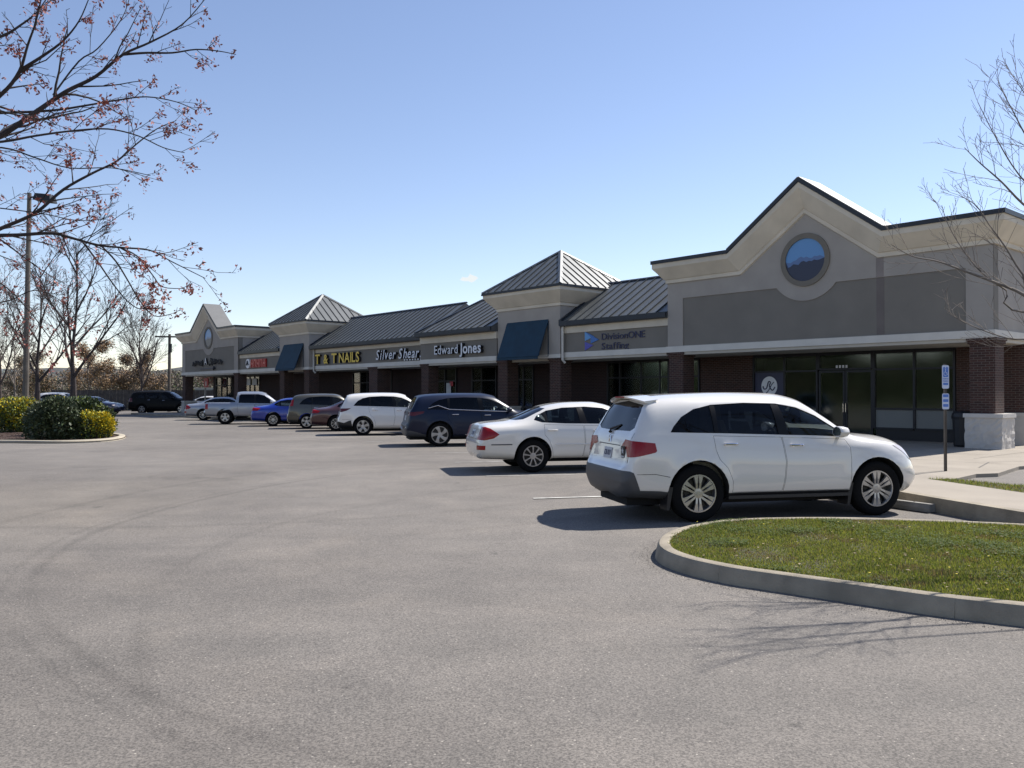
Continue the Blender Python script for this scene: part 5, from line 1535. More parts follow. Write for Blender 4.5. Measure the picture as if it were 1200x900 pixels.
sedan = dict(cat='sedan', paint='paint_cream', st=rows_sed, wb=2.81, track=.80, wr=.345, rim=.215, gap=.05, style=(9, .030, 0, .9, 0), cabin=(-1.7, 1.0),
    dlo=dlo_sed, ws=dict(x=(.1, 1.6), poly=[(0, 1.385), (.44, 1.36), (.53, 1.30), (.64, 1.06), (.60, 1.04), (0, 1.075)]),
    rg=dict(x=(-1.95, -.85), poly=[(0, 1.10), (.55, 1.085), (.63, 1.10), (.56, 1.27), (.50, 1.33), (0, 1.375)]),
    panes=[dict(poly=[(-1.36, 1.09), (-1.28, 1.18), (-1.14, 1.25), (-1.10, 1.03), (-1.2, 1.04)], mat='glass_mid'),
           dict(poly=[(-1.10, 1.27), (-1.05, 1.285), (-.7, 1.345), (-.38, 1.36), (-.34, 1.008), (-.7, 1.015), (-1.08, 1.03)], mat='glass_mid'),
           dict(poly=[(-.28, 1.362), (-.2, 1.365), (.2, 1.335), (.55, 1.21), (.82, 1.07), (.82, .99), (.3, 1.0), (-.24, 1.007)], mat='glass_mid')],
    pillars=[[(-.39, 1.358), (-.27, 1.36), (-.20, 1.0), (-.36, 1.0)], [(-1.15, 1.25), (-1.08, 1.27), (-1.06, 1.03), (-1.12, 1.03)], [(.80, 1.085), (.95, 1.01), (.93, .99), (.80, .99)]],
    doors=[[(-1.16, 1.00), (-.30, .975), (-.28, .6), (-.33, .32), (-.98, .32), (-1.0, .48), (-1.06, .66), (-1.16, .78)], [(-.28, .975), (.88, .955), (.94, .8), (.92, .32), (-.32, .32), (-.27, .6)]],
    handles=[(-.98, .875), (.02, .86)],
    skins=[('taillight', [(-2.7, .94), (-2.40, .955), (-2.30, .92), (-2.13, .80), (-2.25, .72), (-2.44, .68), (-2.7, .70)], .60, 'lens_red'),
           ('headlight', [(1.95, .80), (2.25, .82), (2.5, .68), (2.4, .60), (2.15, .68)], .5, 'lens_white'),
           ('sill', [(-1.0, .18), (-1.0, .295), (1.0, .295), (1.0, .18)], 0, 'black_plastic'),
           ('side_marker', [(-2.7, .48), (-2.42, .48), (-2.42, .57), (-2.7, .57)], .66, 'lens_red')],
    rear_lines=[('boot_seam', [(-.74, .90), (-.70, .70), (.70, .70), (.74, .90)], .0035, 'well')],
    side_lines=[('rub_strip', [(-2.3, .59), (-1.86, .59)], .012, 'grey_plastic'), ('rub_strip', [(-.93, .58), (.9, .57)], .013, 'paint_cream')],
    mirror=(.76, 1.03), seat='seat_dark', seat_h=.55, seat_x=-.15, dash=.72, belt=1.0, extra=[])
M['glass_mid'] = glass_mat('glass_mid', (.34, .39, .40), ior=1.36)
E1 = number_plate(-2.5, .80, 'B7 204', y=0.0)
make_car(dict(sedan, extra=[E1]), 'parked_sedan', 'cream white four door sedan with pointed red tail lights behind the white SUV', place(625, 17.5, 13, sedan), R(13))

# ---- navy crossover, white crossover, boxy wagon, big black SUV: the SUV construction with other proportions
def tint(sp, trio):
    return [dict(p, mat=m_) for p, m_ in zip(sp['panes'], trio)]
nav = scaled(mdx, 1.02, .975, .95, paint='paint_navy', cat='SUV', style=(5, .055, .030, .8, .35), rim=.26, wr=.37, handle_mat='chrome', seat='seat_dark')
nav['skins'] = [('taillight', [(-2.6, 1.06), (-2.2, 1.08), (-1.88, 1.10), (-1.92, 1.03), (-2.2, .96), (-2.6, .97)], .45, 'lens_dark'),
    ('bumper', [(-2.6, .2), (-2.6, .52), (-2.3, .50), (-2.0, .42), (-1.8, .36), (-1.8, .2)], 0, 'grey_plastic'),
    ('sill', [(-.97, .15), (-.97, .34), (1.0, .34), (1.0, .15)], 0, 'black_plastic'), ('headlight', mdx['skins'][3][1], .5, 'lens_white')]
nav['side_lines'] = [('window_chrome', [(-1.75, 1.20), (-1.45, 1.28), (-1.1, 1.16), (0, 1.11), (.85, 1.08)], .009, 'chrome'), ('sill_chrome', [(-.6, .37), (.8, .37)], .012, 'chrome')]
nav['rear_skins'] = []; nav['rear_lines'] = [('bumper_chrome', [(-.80, .60), (-.4, .50), (.4, .50), (.80, .60)], .012, 'chrome'), ('tailgate_seam', [(-.78, 1.16), (-.78, .78)], .004, 'well')]
nav['extra'] = [number_plate(-2.3, .88, None)]
make_car(nav, 'parked_suv', 'dark blue crossover SUV with chrome handles between the cream sedan and the small white crossover', place(515.5, 26.2, 13, nav), R(13))

wcx = scaled(mdx, .955, .955, .965, paint='paint_white', cat='SUV', style=(5, .05, .03, .8, 0), rim=.235, wr=.36, rim_mat='rim_silver')
wcx['skins'] = [('taillight', [(-2.5, 1.02), (-2.2, 1.07), (-1.78, 1.08), (-1.95, .98), (-2.15, .93), (-2.5, .94)], .42, 'lens_dark'),
    ('bumper', [(-2.6, .2), (-2.6, .56), (-2.25, .55), (-2.05, .50), (-1.88, .58), (-1.78, .60), (-1.7, .2)], 0, 'black_plastic'),
    ('sill', [(-.93, .15), (-.93, .47), (.92, .47), (.92, .15)], 0, 'black_plastic'), ('headlight', mdx['skins'][3][1], .5, 'lens_white')]
wcx['rear_skins'] = []; wcx['extra'] = [number_plate(-2.2, .86, None)]
make_car(wcx, 'parked_suv', 'small white crossover SUV with black lower cladding parked left of the dark blue one', place(425.5, 33.2, 13, wcx), R(13), detail=2)

sedm = scaled(sedan, .97, .98, 1.0, paint='paint_maroon', cat='sedan', panes=[dict(p, poly=[(a * .97, b_) for a, b_ in p['poly']], mat='glass_dark') for p in sedan['panes']])
sedm['skins'] = [('taillight', [(-2.7, .97), (-2.35, .97), (-2.05, .90), (-2.15, .80), (-2.7, .80)], .25, 'lens_red')] + sedm['skins'][1:3]
sedm['side_lines'] = []
make_car(sedm, 'parked_sedan', 'dark maroon sedan mostly hidden behind the small white crossover', place(394, 37.0, 13, sedm), R(13), detail=1)

box_st = []
for r_ in rows_mdx:
    r_ = list(r_)
    if -2.0 <= r_[0] <= .4: r_[7] = min(r_[7] + .02, 1.68); r_[8] = r_[8] + .04
    if r_[0] == -2.13: r_[7] = 1.46; r_[8] = .80; r_[9] = 1.52
    box_st.append(tuple(r_))
soul = scaled(dict(mdx, st=box_st), .885, .93, .95, paint='paint_olive', cat='wagon', style=(5, .05, .03, .8, 0), rim=.23, wr=.34)
soul['skins'] = [('taillight', [(-2.5, 1.38), (-2.0, 1.38), (-1.80, 1.36), (-1.84, 1.08), (-2.5, 1.04)], .66, 'lens_red'), ('sill', [(-.85, .15), (-.85, .34), (.88, .34), (.88, .15)], 0, 'black_plastic'), ('headlight', [(p[0] * .885, p[1] * .95) for p in mdx['skins'][3][1]], .5, 'lens_white')]
soul['rear_skins'] = []; soul['extra'] = [number_plate(-2.1, .6, None)]
make_car(soul, 'parked_wagon', 'boxy olive brown hatchback with tall tail lights right of the bright blue sedan', place(359.5, 39.6, 13, soul), R(13), detail=1)

sedb = scaled(sedan, .96, .99, 1.0, paint='paint_blue', cat='sedan')
sedb['skins'] = [('taillight', [(-2.7, .95), (-2.3, .96), (-1.95, .93), (-2.1, .80), (-2.7, .80)], .40, 'lens_red')] + sedb['skins'][1:3]
sedb['side_lines'] = []
make_car(sedb, 'parked_sedan', 'bright blue sedan between the silver pickup and the boxy brown hatchback', place(320, 42.6, 13, sedb), R(13), detail=1)

# ---- pickup
rows_pk = [
 (-2.72, .52, .78, .60, .80, .66, .79, .70, .76, .72),
 (-2.70, .48, .84, .60, .88, .68, .87, .72, .82, .74),
 (-2.66, .46, .86, .62, .90, .72, .90, .76, .84, .78),
 (-2.63, .46, .87, .70, .91, 1.04, .90, 1.14, .86, 1.16),
 (-2.55, .45, .87, .72, .92, 1.06, .91, 1.155, .87, 1.17),
 (-1.62, .42, .88, .74, .935, 1.08, .92, 1.16, .87, 1.175),
 (-1.12, .40, .88, .74, .93, 1.08, .92, 1.16, .87, 1.175),
 (-1.07, .40, .88, .74, .925, 1.08, .915, 1.30, .76, 1.33),
 (-1.00, .40, .88, .74, .92, 1.08, .912, 1.68, .64, 1.735),
 (-.7, .40, .88, .74, .92, 1.08, .91, 1.70, .63, 1.78),
 (.1, .40, .88, .74, .92, 1.08, .91, 1.69, .63, 1.78),
 (.45, .40, .88, .74, .92, 1.08, .91, 1.62, .64, 1.71),
 (.85, .40, .88, .74, .92, 1.07, .91, 1.36, .70, 1.45),
 (1.25, .40, .88, .74, .925, 1.06, .90, 1.12, .80, 1.18),
 (1.7, .42, .88, .76, .935, 1.04, .90, 1.09, .80, 1.15),
 (2.2, .44, .86, .74, .92, .98, .87, 1.04, .76, 1.10),
 (2.5, .46, .82, .66, .86, .88, .82, .94, .70, 1.0),
 (2.62, .50, .70, .60, .72, .76, .70, .80, .6, .85)]
pick = dict(cat='pickup truck', paint='paint_silver', st=rows_pk, wb=3.24, track=.80, wr=.385, rim=.22, gap=.08, style=(5, .06, .03, .8, 0), cabin=(-1.02, 1.1),
    dlo=[(-.92, 1.16), (-.90, 1.55), (-.82, 1.63), (.1, 1.635), (.42, 1.56), (.95, 1.18), (.9, 1.13), (0, 1.14)],
    ws=dict(x=(.1, 1.6), poly=[(0, 1.68), (.5, 1.66), (.68, 1.22), (0, 1.22)]), rg=dict(x=(-1.3, -.85), poly=[(0, 1.27), (.66, 1.27), (.58, 1.62), (0, 1.66)]),
    panes=[dict(poly=[(-.92, 1.16), (-.90, 1.55), (-.82, 1.63), (-.12, 1.634), (-.10, 1.141)], mat='glass_dark'), dict(poly=[(-.04, 1.634), (.1, 1.635), (.42, 1.56), (.95, 1.18), (.9, 1.13), (-.02, 1.14)], mat='glass_dark')],
    pillars=[[(-.13, 1.634), (-.03, 1.634), (-.01, 1.14), (-.12, 1.14)]],
    doors=[[(-1.0, 1.10), (-.09, 1.09), (-.09, .45), (-.90, .45), (-.98, .7)], [(-.07, 1.09), (.95, 1.07), (1.02, .8), (1.0, .45), (-.07, .45)]], handles=[(-.78, 1.0), (.14, .99)], handle_mat='paint_silver',
    cuts=[(-2.55, -1.16, -.74, .74, .72, 1.4)],
    skins=[('taillight', [(-2.8, 1.10), (-2.5, 1.10), (-2.50, .82), (-2.8, .82)], .70, 'lens_red'),
           ('bumper', [(-2.9, .40), (-2.9, .62), (-2.66, .62), (-2.62, .60), (-2.62, .40)], 0, 'grey_plastic'),
           ('headlight', [(2.2, .96), (2.5, .92), (2.7, .8), (2.4, .80), (2.2, .86)], .5, 'lens_white')],
    rear_lines=[('tailgate_seam', [(-.70, 1.1), (-.70, .78), (.70, .78), (.70, 1.1)], .005, 'well')],
    mirror=(.80, 1.18), seat='seat_dark', seat_h=.75, seat_x=.05, dash=.8, belt=1.1,
    extra=[number_plate(-2.7, .66, None), box_part('tailgate_handle', 'black_plastic', -2.665, -2.64, -.12, .12, 1.0, 1.06)])
make_car(pick, 'parked_pickup', 'silver crew cab pickup truck parked left of the bright blue sedan', place(263.8, 45.4, 13, pick), R(13), detail=1)
seds = scaled(sedan, .97, .99, 1.0, paint='paint_silver', cat='sedan'); seds['side_lines'] = []
make_car(seds, 'parked_sedan', 'silver sedan mostly hidden behind the silver pickup at the end of the row', place(238, 52.5, 13, seds), R(13), detail=1)

# ---- far vehicles, beyond the end of the plaza
big = scaled(dict(mdx, st=box_st), 1.17, 1.02, 1.10, paint='paint_black', cat='SUV', style=(5, .06, .035, .8, 0), rim=.25, wr=.40)
big['panes'] = [dict(p, mat='glass_dark') for p in big['panes']]; big['skins'] = [('taillight', [(-2.95, 1.32), (-2.4, 1.32), (-2.36, 1.0), (-2.95, 1.0)], .8, 'lens_dark')]; big['rear_skins'] = []; big['rear_lines'] = []; big['side_lines'] = []
make_car(big, 'parked_suv', 'long black SUV parked by the wooden fence left of the far gabled end', place(166, 69.5, 2, big), R(2), group='cars beyond the end of the plaza', detail=1)
sedd = scaled(sedan, .95, .98, 1.0, paint='paint_dkblue', cat='sedan'); sedd['side_lines'] = []
make_car(sedd, 'parked_sedan', 'dark blue car partly hidden behind the rounded bushes', place(83, 66, 0, sedd), R(0), group='cars beyond the end of the plaza', detail=1)
wv = scaled(mdx, 1.0, .97, 1.02, paint='paint_white', cat='SUV'); wv['rear_lines'] = []; wv['side_lines'] = []
make_car(wv, 'parked_suv', 'white vehicle whose roof alone shows above the bushes on the left', place(50, 76, 0, wv), R(0), group='cars beyond the end of the plaza', detail=1)
sedw = scaled(sedan, .97, .98, 1.0, paint='paint_white', cat='sedan'); sedw['side_lines'] = []
make_car(sedw, 'parked_sedan', 'white car seen through the far porch opening', place(228, 76, 0, sedw), R(0), group='cars beyond the end of the plaza', detail=1)

# ================================================================= PLANTS
class Grow:
    def __init__(s, seed): s.r = random.Random(seed); s.wood = MB(); s.tips = []
    def limb(s, pts, r0, r1, n=6):
        k = len(pts); s.wood.tube(pts, [r0 + (r1 - r0) * (i / (k - 1)) ** .8 for i in range(k)], n, cap=False)
    def rnd(s, a): return Vector((s.r.gauss(0, a), s.r.gauss(0, a), s.r.gauss(0, a)))
    def branch(s, p, d, L, r, lev, P):
        n = max(3, min(9, int(L / P['seg']))); st = L / n; pts = [Vector(p)]; d = Vector(d).normalized()
        for i in range(n):
            d = (d + s.rnd(P['wob']) + Vector((0, 0, P['up'] * (1 if lev < P['lev'] else P.get('uptip', 1))))).normalized()
            pts.append(pts[-1] + d * st)
        r1 = max(r * .32, P['rmin'])
        s.limb(pts, r, r1, 6 if r > .04 else (4 if r > .012 else 3))
        if lev >= P['lev']:
            s.tips.append((pts[-1], d)); 
            for q in pts[1:]: s.tips.append((q, d))
            return pts
        s.sprout(pts, r, r1, L, lev, P); return pts
    def sprout(s, pts, r0, r1, L, lev, P, t0=.22):
        nb = P['n'][min(lev, len(P['n']) - 1)]
        for k in range(nb):
            t = t0 + (1 - t0) * (k + s.r.random()) / nb
            x = t * (len(pts) - 1); i = min(int(x), len(pts) - 2); q = pts[i].lerp(pts[i + 1], x - i)
            dd = (pts[i + 1] - pts[i]).normalized()
            side = dd.cross(Vector((0, 0, 1))); 
            if side.length < .1: side = Vector((1, 0, 0))
            side.normalize(); side = Matrix.Rotation(s.r.uniform(0, math.tau) if lev == 0 else (s.r.choice([0, math.pi]) + s.r.gauss(0, .9)), 3, dd) @ side
            ang = s.r.uniform(*P['ang'])
            nd = (dd * math.cos(ang) + side * math.sin(ang))
            ll = L * s.r.uniform(*P['ratio']) * (1.1 - .55 * t)
            s.branch(q, nd, ll, max((r0 + (r1 - r0) * t) * .55, P['rmin']), lev + 1, P)
def leaf_bits(pts, rng, per, size, spread, drop=0.0, mats=1, prob=1.0, w=None):
    v = []; f = []; m = []
    for p, d in pts:
        if rng.random() > prob: continue
        for _ in range(per):
            c = Vector(p) + Vector((rng.gauss(0, spread), rng.gauss(0, spread), rng.gauss(0, spread) - drop * rng.random()))
            s_ = size * rng.uniform(.6, 1.4)
            a = Vector((rng.gauss(0, 1), rng.gauss(0, 1), rng.gauss(0, 1))).normalized(); b_ = a.cross(Vector((rng.gauss(0, 1), rng.gauss(0, 1), rng.gauss(0, 1)))).normalized()
            o = len(v); v += [tuple(c - a * s_), tuple(c + b_ * s_ * .45), tuple(c + a * s_), tuple(c - b_ * s_ * .45)]
            f.append((o, o + 1, o + 2, o + 3)); m.append(rng.choices(range(mats), weights=w)[0] if mats > 1 else 0)
    return v, f, m
def bits_obj(name, v, f, m, mats, parent=None):
    me = bpy.data.meshes.new(name); me.from_pydata(v, [], f)
    for k in mats: me.materials.append(M[k])
    if len(mats) > 1: me.polygons.foreach_set('material_index', m)
    me.update(); return link(name, me, parent)
def wood_obj(g, name, mt, parent):
    me = g.wood.mesh(name, mt); me.polygons.foreach_set('use_smooth', [True] * len(me.polygons)); return link(name, me, parent)

# --- flowering red maple whose limbs reach in from the upper left
tr = thing('maple_tree', 'near tree at the left edge with dark limbs carrying small red and pink seed clusters', 'tree', (-8.6, 7.6, -.1))
tk = MB(); tk.tube([(0, 0, 0), (.02, 0, .8), (.08, .05, 2.2), (.25, .1, 3.6), (.3, .15, 5.2)], [.24, .20, .18, .15, .10], 12); tk.build('trunk', 'bark_dark', tr, smooth=True)
g = Grow(11)
limbs = [  # (pixels, distance at start / end, radius)
 ([(-420, 330), (-200, 250), (-60, 185), (0, 157), (40, 130), (75, 106), (110, 88), (142, 62), (175, 47), (212, 26), (240, -6)], 7.6, 8.4, .045),
 ([(142, 62), (170, 60), (200, 60), (228, 56), (255, 58), (275, 62)], 8.2, 8.3, .014),
 ([(-400, 240), (-150, 170), (-30, 125), (0, 108), (20, 82), (30, 50), (40, 20), (48, -20)], 7.4, 7.2, .036),
 ([(22, 80), (50, 62), (72, 45), (90, 22), (102, -6)], 7.3, 7.2, .016),
 ([(-380, 420), (-160, 330), (-40, 285), (0, 267), (40, 249), (72, 222), (105, 203), (135, 188), (158, 168), (182, 150), (205, 140)], 7.4, 8.6, .030),
 ([(-380, 330), (-120, 290), (-20, 277), (20, 275), (60, 273), (85, 279), (115, 287), (145, 290), (175, 293), (200, 306), (240, 326)], 7.2, 7.6, .026),
 ([(95, 282), (112, 304), (130, 330), (148, 352), (165, 362), (180, 352)], 7.4, 7.6, .009),
 ([(118, 288), (135, 306), (150, 330), (163, 352), (180, 370), (200, 368)], 7.4, 7.7, .009),
 ([(140, 290), (160, 300), (178, 322), (190, 336), (215, 338)], 7.5, 7.8, .008),
 ([(-50, 130), (0, 131), (60, 128), (100, 122), (135, 116), (170, 112), (205, 118), (228, 128)], 8.0, 8.6, .016),
 ([(-60, 168), (0, 165), (40, 158), (85, 152), (125, 150), (160, 158), (190, 172), (215, 178)], 7.0, 7.5, .013),
 ([(-60, 175), (0, 172), (40, 184), (80, 196), (130, 196), (175, 205)], 7.8, 8.1, .010),
 ([(-40, 52), (0, 40), (20, 28), (40, 12), (55, -10)], 7.0, 7.2, .016),
 ([(-120, 330), (-40, 318), (0, 332), (30, 360), (55, 392), (75, 420)], 8.2, 8.8, .010),
 ([(-120, 230), (-30, 240), (20, 246), (50, 250), (90, 258), (125, 256)], 8.2, 8.5, .008),
 ([(60, 110), (90, 70), (112, 55), (140, 20), (150, -8)], 8.4, 8.8, .010),
 ([(-100, 380), (-30, 360), (10, 352), (40, 340), (70, 352), (95, 378)], 8.4, 9.0, .009),
]
PM = dict(seg=.12, wob=.10, up=.03, lev=3, rmin=.0022, n=[9, 7, 4], ang=(.45, 1.0), ratio=(.16, .34))
trloc = Vector((-8.6, 7.6, -.1))
for k, (px, y0, y1, r) in enumerate(limbs):
    n = len(px); ctl = [Vector(at(p[0], p[1], y0 + (y1 - y0) * i / (n - 1))) - trloc for i, p in enumerate(px)]
    if px[0][0] < -300: ctl = [Vector((.2, .1, 2.6 + .5 * (k % 4)))] + ctl
    pts = catmull(ctl, 4)
    g.limb(pts, r, .0035, 7)
    L = sum((pts[i + 1] - pts[i]).length for i in range(len(pts) - 1))
    vis = [p for p in pts if (p + trloc).x > -6.2]
    if len(vis) > 3:
        lv = sum((vis[i + 1] - vis[i]).length for i in range(len(vis) - 1))
        P = dict(PM); P['ratio'] = (.14, .30) if lv > 2 else (.2, .42)
        g.sprout(vis, r * .8, .005, min(lv, 3.2) * .9, 1, dict(P, n=[0, max(6, int(lv * 5.8)), 5], lev=3), t0=.02)
br = wood_obj(g, 'branches', 'bark_dark', tr)
rng = random.Random(8)
tips = [t for t in g.tips if (t[0] + trloc).x > -7]
v = []; f = []; m = []
for p, d in tips:
    if rng.random() > .19: continue
    n_ = rng.randint(4, 11); 
    vv, ff, mm = leaf_bits([(p, d)], rng, n_, .018, .020, .055, 3, w=[4, 5, 4]); o = len(v); v += vv; f += [tuple(i + o for i in q) for q in ff]; m += mm
b_ = bits_obj('seed_clusters', v, f, m, ['seed_red', 'seed_pink', 'bud_red'], tr); b_['kind'] = 'stuff'; br['kind'] = 'stuff'

# --- bare tree at the right edge
tr = thing('bare_tree', 'leafless grey tree on the grass island whose fine twigs reach in from the right edge', 'tree', (9.3, 8.0, .0))
tl = Vector((9.3, 8.0, 0))
tk = MB(); tk.tube([(0, 0, -.05), (0, 0, .5), (-.05, .02, 1.6), (-.1, .05, 2.6), (-.2, .1, 4.2), (-.15, .1, 6)], [.15, .12, .105, .09, .06, .03], 10); tk.build('trunk', 'bark_grey', tr, smooth=True)
g = Grow(23)
rl = [([(1290, 420), (1230, 370), (1200, 345), (1165, 330), (1130, 317), (1100, 306), (1070, 300), (1045, 286)], 8.2, 8.6, .022),
      ([(1290, 330), (1240, 270), (1200, 238), (1175, 212), (1150, 190), (1132, 172)], 8.0, 8.2, .018),
      ([(1300, 250), (1250, 200), (1210, 165), (1190, 130), (1172, 95)], 8.0, 8.0, .016),
      ([(1260, 400), (1200, 322), (1180, 290), (1160, 262), (1145, 240), (1125, 228)], 8.4, 8.6, .013),
      ([(1230, 372), (1180, 340), (1150, 318), (1128, 290), (1112, 262), (1105, 240)], 8.3, 8.6, .010),
      ([(1280, 440), (1220, 402), (1180, 396), (1140, 382), (1110, 366)], 8.4, 8.8, .012),
      ([(1290, 300), (1240, 250), (1196, 204), (1168, 158), (1148, 118)], 8.1, 8.2, .012),
      ([(1300, 190), (1260, 160), (1225, 135), (1205, 110), (1190, 88)], 7.9, 7.8, .012),
      ]
for px, y0, y1, r in rl:
    n = len(px); ctl = [Vector((-.1, .05, 2.0))] + [Vector(at(p[0], p[1], y0 + (y1 - y0) * i / (n - 1))) - tl for i, p in enumerate(px)]
    pts = catmull(ctl, 4); g.limb(pts, r * 1.2, .003, 6)
    vis = pts[5:]
    g.sprout(vis, r * .7, .004, 1.35, 1, dict(seg=.1, wob=.09, up=.07, lev=3, rmin=.0020, n=[0, 12, 5], ang=(.4, .85), ratio=(.3, .55)), t0=.05)
P = dict(seg=.3, wob=.08, up=.05, lev=3, rmin=.0035, n=[7, 7, 5], ang=(.4, .8), ratio=(.35, .6))
for k in range(8):
    a = k * 2.4; z = 2.0 + k * .45
    g.branch(Vector((-.08, .05, z)), Vector((math.cos(a), math.sin(a), .75)), 3.0 - .15 * k, .05, 0, P)
br = wood_obj(g, 'branches', 'bark_grey', tr); br['kind'] = 'stuff'

# --- bare trees in the distance
def bare_tree(name, label, loc, h, r, seed, mt='bark_brown', crown=.35, spread=.9, leaf=None, nlimb=9, lev=3, dens=(7, 6, 5), group='bare trees left of the plaza', lp=.5):
    t = thing(name, label, 'tree', loc, 0, group)
    g = Grow(seed); rr = g.r
    pts = [Vector((0, 0, -.2)), Vector((rr.gauss(0, .05), 0, h * .2)), Vector((rr.gauss(0, .1), rr.gauss(0, .1), h * crown)), Vector((rr.gauss(0, .2), rr.gauss(0, .2), h * .65)), Vector((rr.gauss(0, .25), rr.gauss(0, .2), h * .95))]
    sp_ = catmull(pts, 4)
    mb = MB(); mb.tube(sp_, [r * (1 - .93 * (i / (len(sp_) - 1)) ** .55) if i > 3 else r * (1 - .1 * i) for i in range(len(sp_))], 8); mb.build('trunk', mt, t, smooth=True)
    P = dict(seg=h * .055, wob=.065, up=.035, uptip=.6, lev=lev, rmin=r * .035, n=list(dens), ang=(.3, .65), ratio=(.4, .72))
    for k in range(nlimb):
        tt = crown * .8 + (.95 - crown * .8) * k / nlimb; x = tt / .95 * (len(sp_) - 1); i = min(int(x), len(sp_) - 2); q = sp_[i].lerp(sp_[i + 1], x - i)
        a = k * 2.4 + rr.uniform(-.4, .4)
        g.branch(q, Vector((math.cos(a) * spread, math.sin(a) * spread, 1.0 + .7 * rr.random())), h * .58 * (1.12 - tt * .8), r * .42 * (1.1 - tt * .8), 0, dict(P, n=list(dens)))
    b_ = wood_obj(g, 'branches', mt, t); b_['kind'] = 'stuff'
    if leaf:
        v, f, m = leaf_bits(g.tips, rr, leaf[1], leaf[2], leaf[3], 0, len(leaf[0]), lp)
        b2 = bits_obj('blossom', v, f, m, leaf[0], t); b2['kind'] = 'stuff'
    return t
bare_tree('maple_tree', 'dark trunked budding tree standing just right of the tall light pole', (-28.2, 54, -.1), 12.2, .30, 31, mt='bark_dark', leaf=(['seed_pink', 'bud_red'], 1, .05, .06), dens=(6, 5, 4), lp=.20, spread=1.0)
bare_tree('maple_tree', 'dark budding tree standing immediately behind the tall light pole', (-32.2, 57, -.1), 11.0, .26, 32, mt='bark_dark', leaf=(['seed_pink', 'bud_red'], 1, .055, .06), dens=(6, 5, 4), lp=.28)
bare_tree('maple_tree', 'slender budding tree at the left edge of the picture', (-36.5, 60, -.1), 10.5, .20, 33, leaf=(['seed_pink', 'bud_red'], 1, .05, .06), dens=(6, 5, 4), lp=.22)
bare_tree('bare_tree', 'leafless upright tree behind the long black SUV', (-35.2, 80, -.1), 9.8, .24, 34, dens=(7, 6, 4), spread=.65, nlimb=12)
bare_tree('blossom_tree', 'broad orange tinged tree behind the dark wooden fence', (-46, 92, -.1), 6.6, .25, 35, mt='bark_grey', leaf=(['leaf_orange', 'leaf_orange', 'leaf_brown'], 2, .10, .28), spread=1.5, dens=(7, 6, 4), crown=.2, lp=.9)
bare_tree('blossom_tree', 'lower orange tinged tree behind the right half of the dark wooden fence', (-42.5, 95, -.1), 5.8, .22, 45, mt='bark_grey', leaf=(['leaf_orange', 'leaf_brown', 'leaf_brown'], 2, .10, .28), spread=1.6, dens=(7, 6, 4), crown=.2, lp=.9)
bare_tree('blossom_tree', 'dull orange tree left of the slim trees by the light pole', (-54, 94, -.1), 5.6, .22, 46, mt='bark_grey', leaf=(['leaf_brown', 'leaf_olive', 'leaf_orange'], 2, .10, .28), spread=1.6, dens=(7, 6, 4), crown=.2, lp=.8)
bare_tree('bare_tree', 'reddish leafless tree between the utility pole and the far gabled end', (-34.5, 100, -.1), 6.5, .2, 37, leaf=(['leaf_orange', 'bud_red', 'leaf_brown'], 2, .12, .25), spread=1.2, dens=(6, 6, 4), crown=.2)
bare_tree('bare_tree', 'pale leafless tree far back at the left edge', (-52, 88, -.1), 8.5, .2, 38, mt='bark_grey', dens=(6, 6, 4), leaf=(['leaf_olive', 'leaf_brown'], 1, .1, .2), lp=.25)

def shrub(label, loc, rx, ry, h, n, size, mats, w, seed, cat='bush', group='rounded bushes on the mulched island', lumps=7):
    t = thing('bush', label, cat, loc, 0, group); rng = random.Random(seed)
    L = [(Vector((rng.uniform(-.55, .55) * rx, rng.uniform(-.55, .55) * ry, h * rng.uniform(.35, .62))), rng.uniform(.45, .72)) for _ in range(lumps)]
    v = []; f = []; m = []
    while len(f) < n:
        c, k = rng.choice(L)
        a = rng.uniform(0, math.tau); u = rng.uniform(-1, 1); s_ = math.sqrt(1 - u * u); rad = rng.betavariate(6, 1.2)
        d = Vector((math.cos(a) * s_, math.sin(a) * s_, u))
        p = c + Vector((d.x * rx * k, d.y * ry * k, d.z * h * k * .78)) * rad * (1 + .08 * math.sin(9 * a + 5 * u))
        if p.z < .02 or p.z > h * 1.02: continue
        q = size * rng.uniform(.6, 1.5)
        t1 = (d + Vector((rng.gauss(0, .6), rng.gauss(0, .6), rng.gauss(0, .6) + .4))).normalized(); t2 = t1.cross(Vector((rng.gauss(0, 1), rng.gauss(0, 1), rng.gauss(0, 1)))).normalized()
        o = len(v); v += [tuple(p), tuple(p + t1 * q * .5 + t2 * q * .3), tuple(p + t1 * q), tuple(p + t1 * q * .5 - t2 * q * .3)]
        f.append((o, o + 1, o + 2, o + 3)); hz = p.z / h
        m.append(rng.choices(range(len(mats)), weights=w(hz, p.x / rx))[0])
    b_ = bits_obj('foliage', v, f, m, mats, t); b_['kind'] = 'stuff'
    mb = MB()
    for k in range(5): mb.tube([(0, 0, 0), (rng.uniform(-.3, .3) * rx, rng.uniform(-.3, .3) * ry, h * .5), (rng.uniform(-.6, .6) * rx, rng.uniform(-.6, .6) * ry, h * .8)], [.03, .02, .008], 5)
    b2 = mb.build('stems', 'bark_brown', t); b2['kind'] = 'stuff'
    return t
dk = lambda z, x: [5, 2, .4]
shrub('large dark green rounded bush at the base of the tall light pole', (-16.2, 29.6, .03), .92, .85, 1.45, 12000, .10, ['leaf_dk', 'leaf_md', 'leaf_olive'], dk, 41)
shrub('dark green bush between the large dark bush and the yellow one', (-15.55, 29.9, .03), .62, .6, 1.12, 8000, .09, ['leaf_dk', 'leaf_md', 'leaf_olive'], dk, 42)
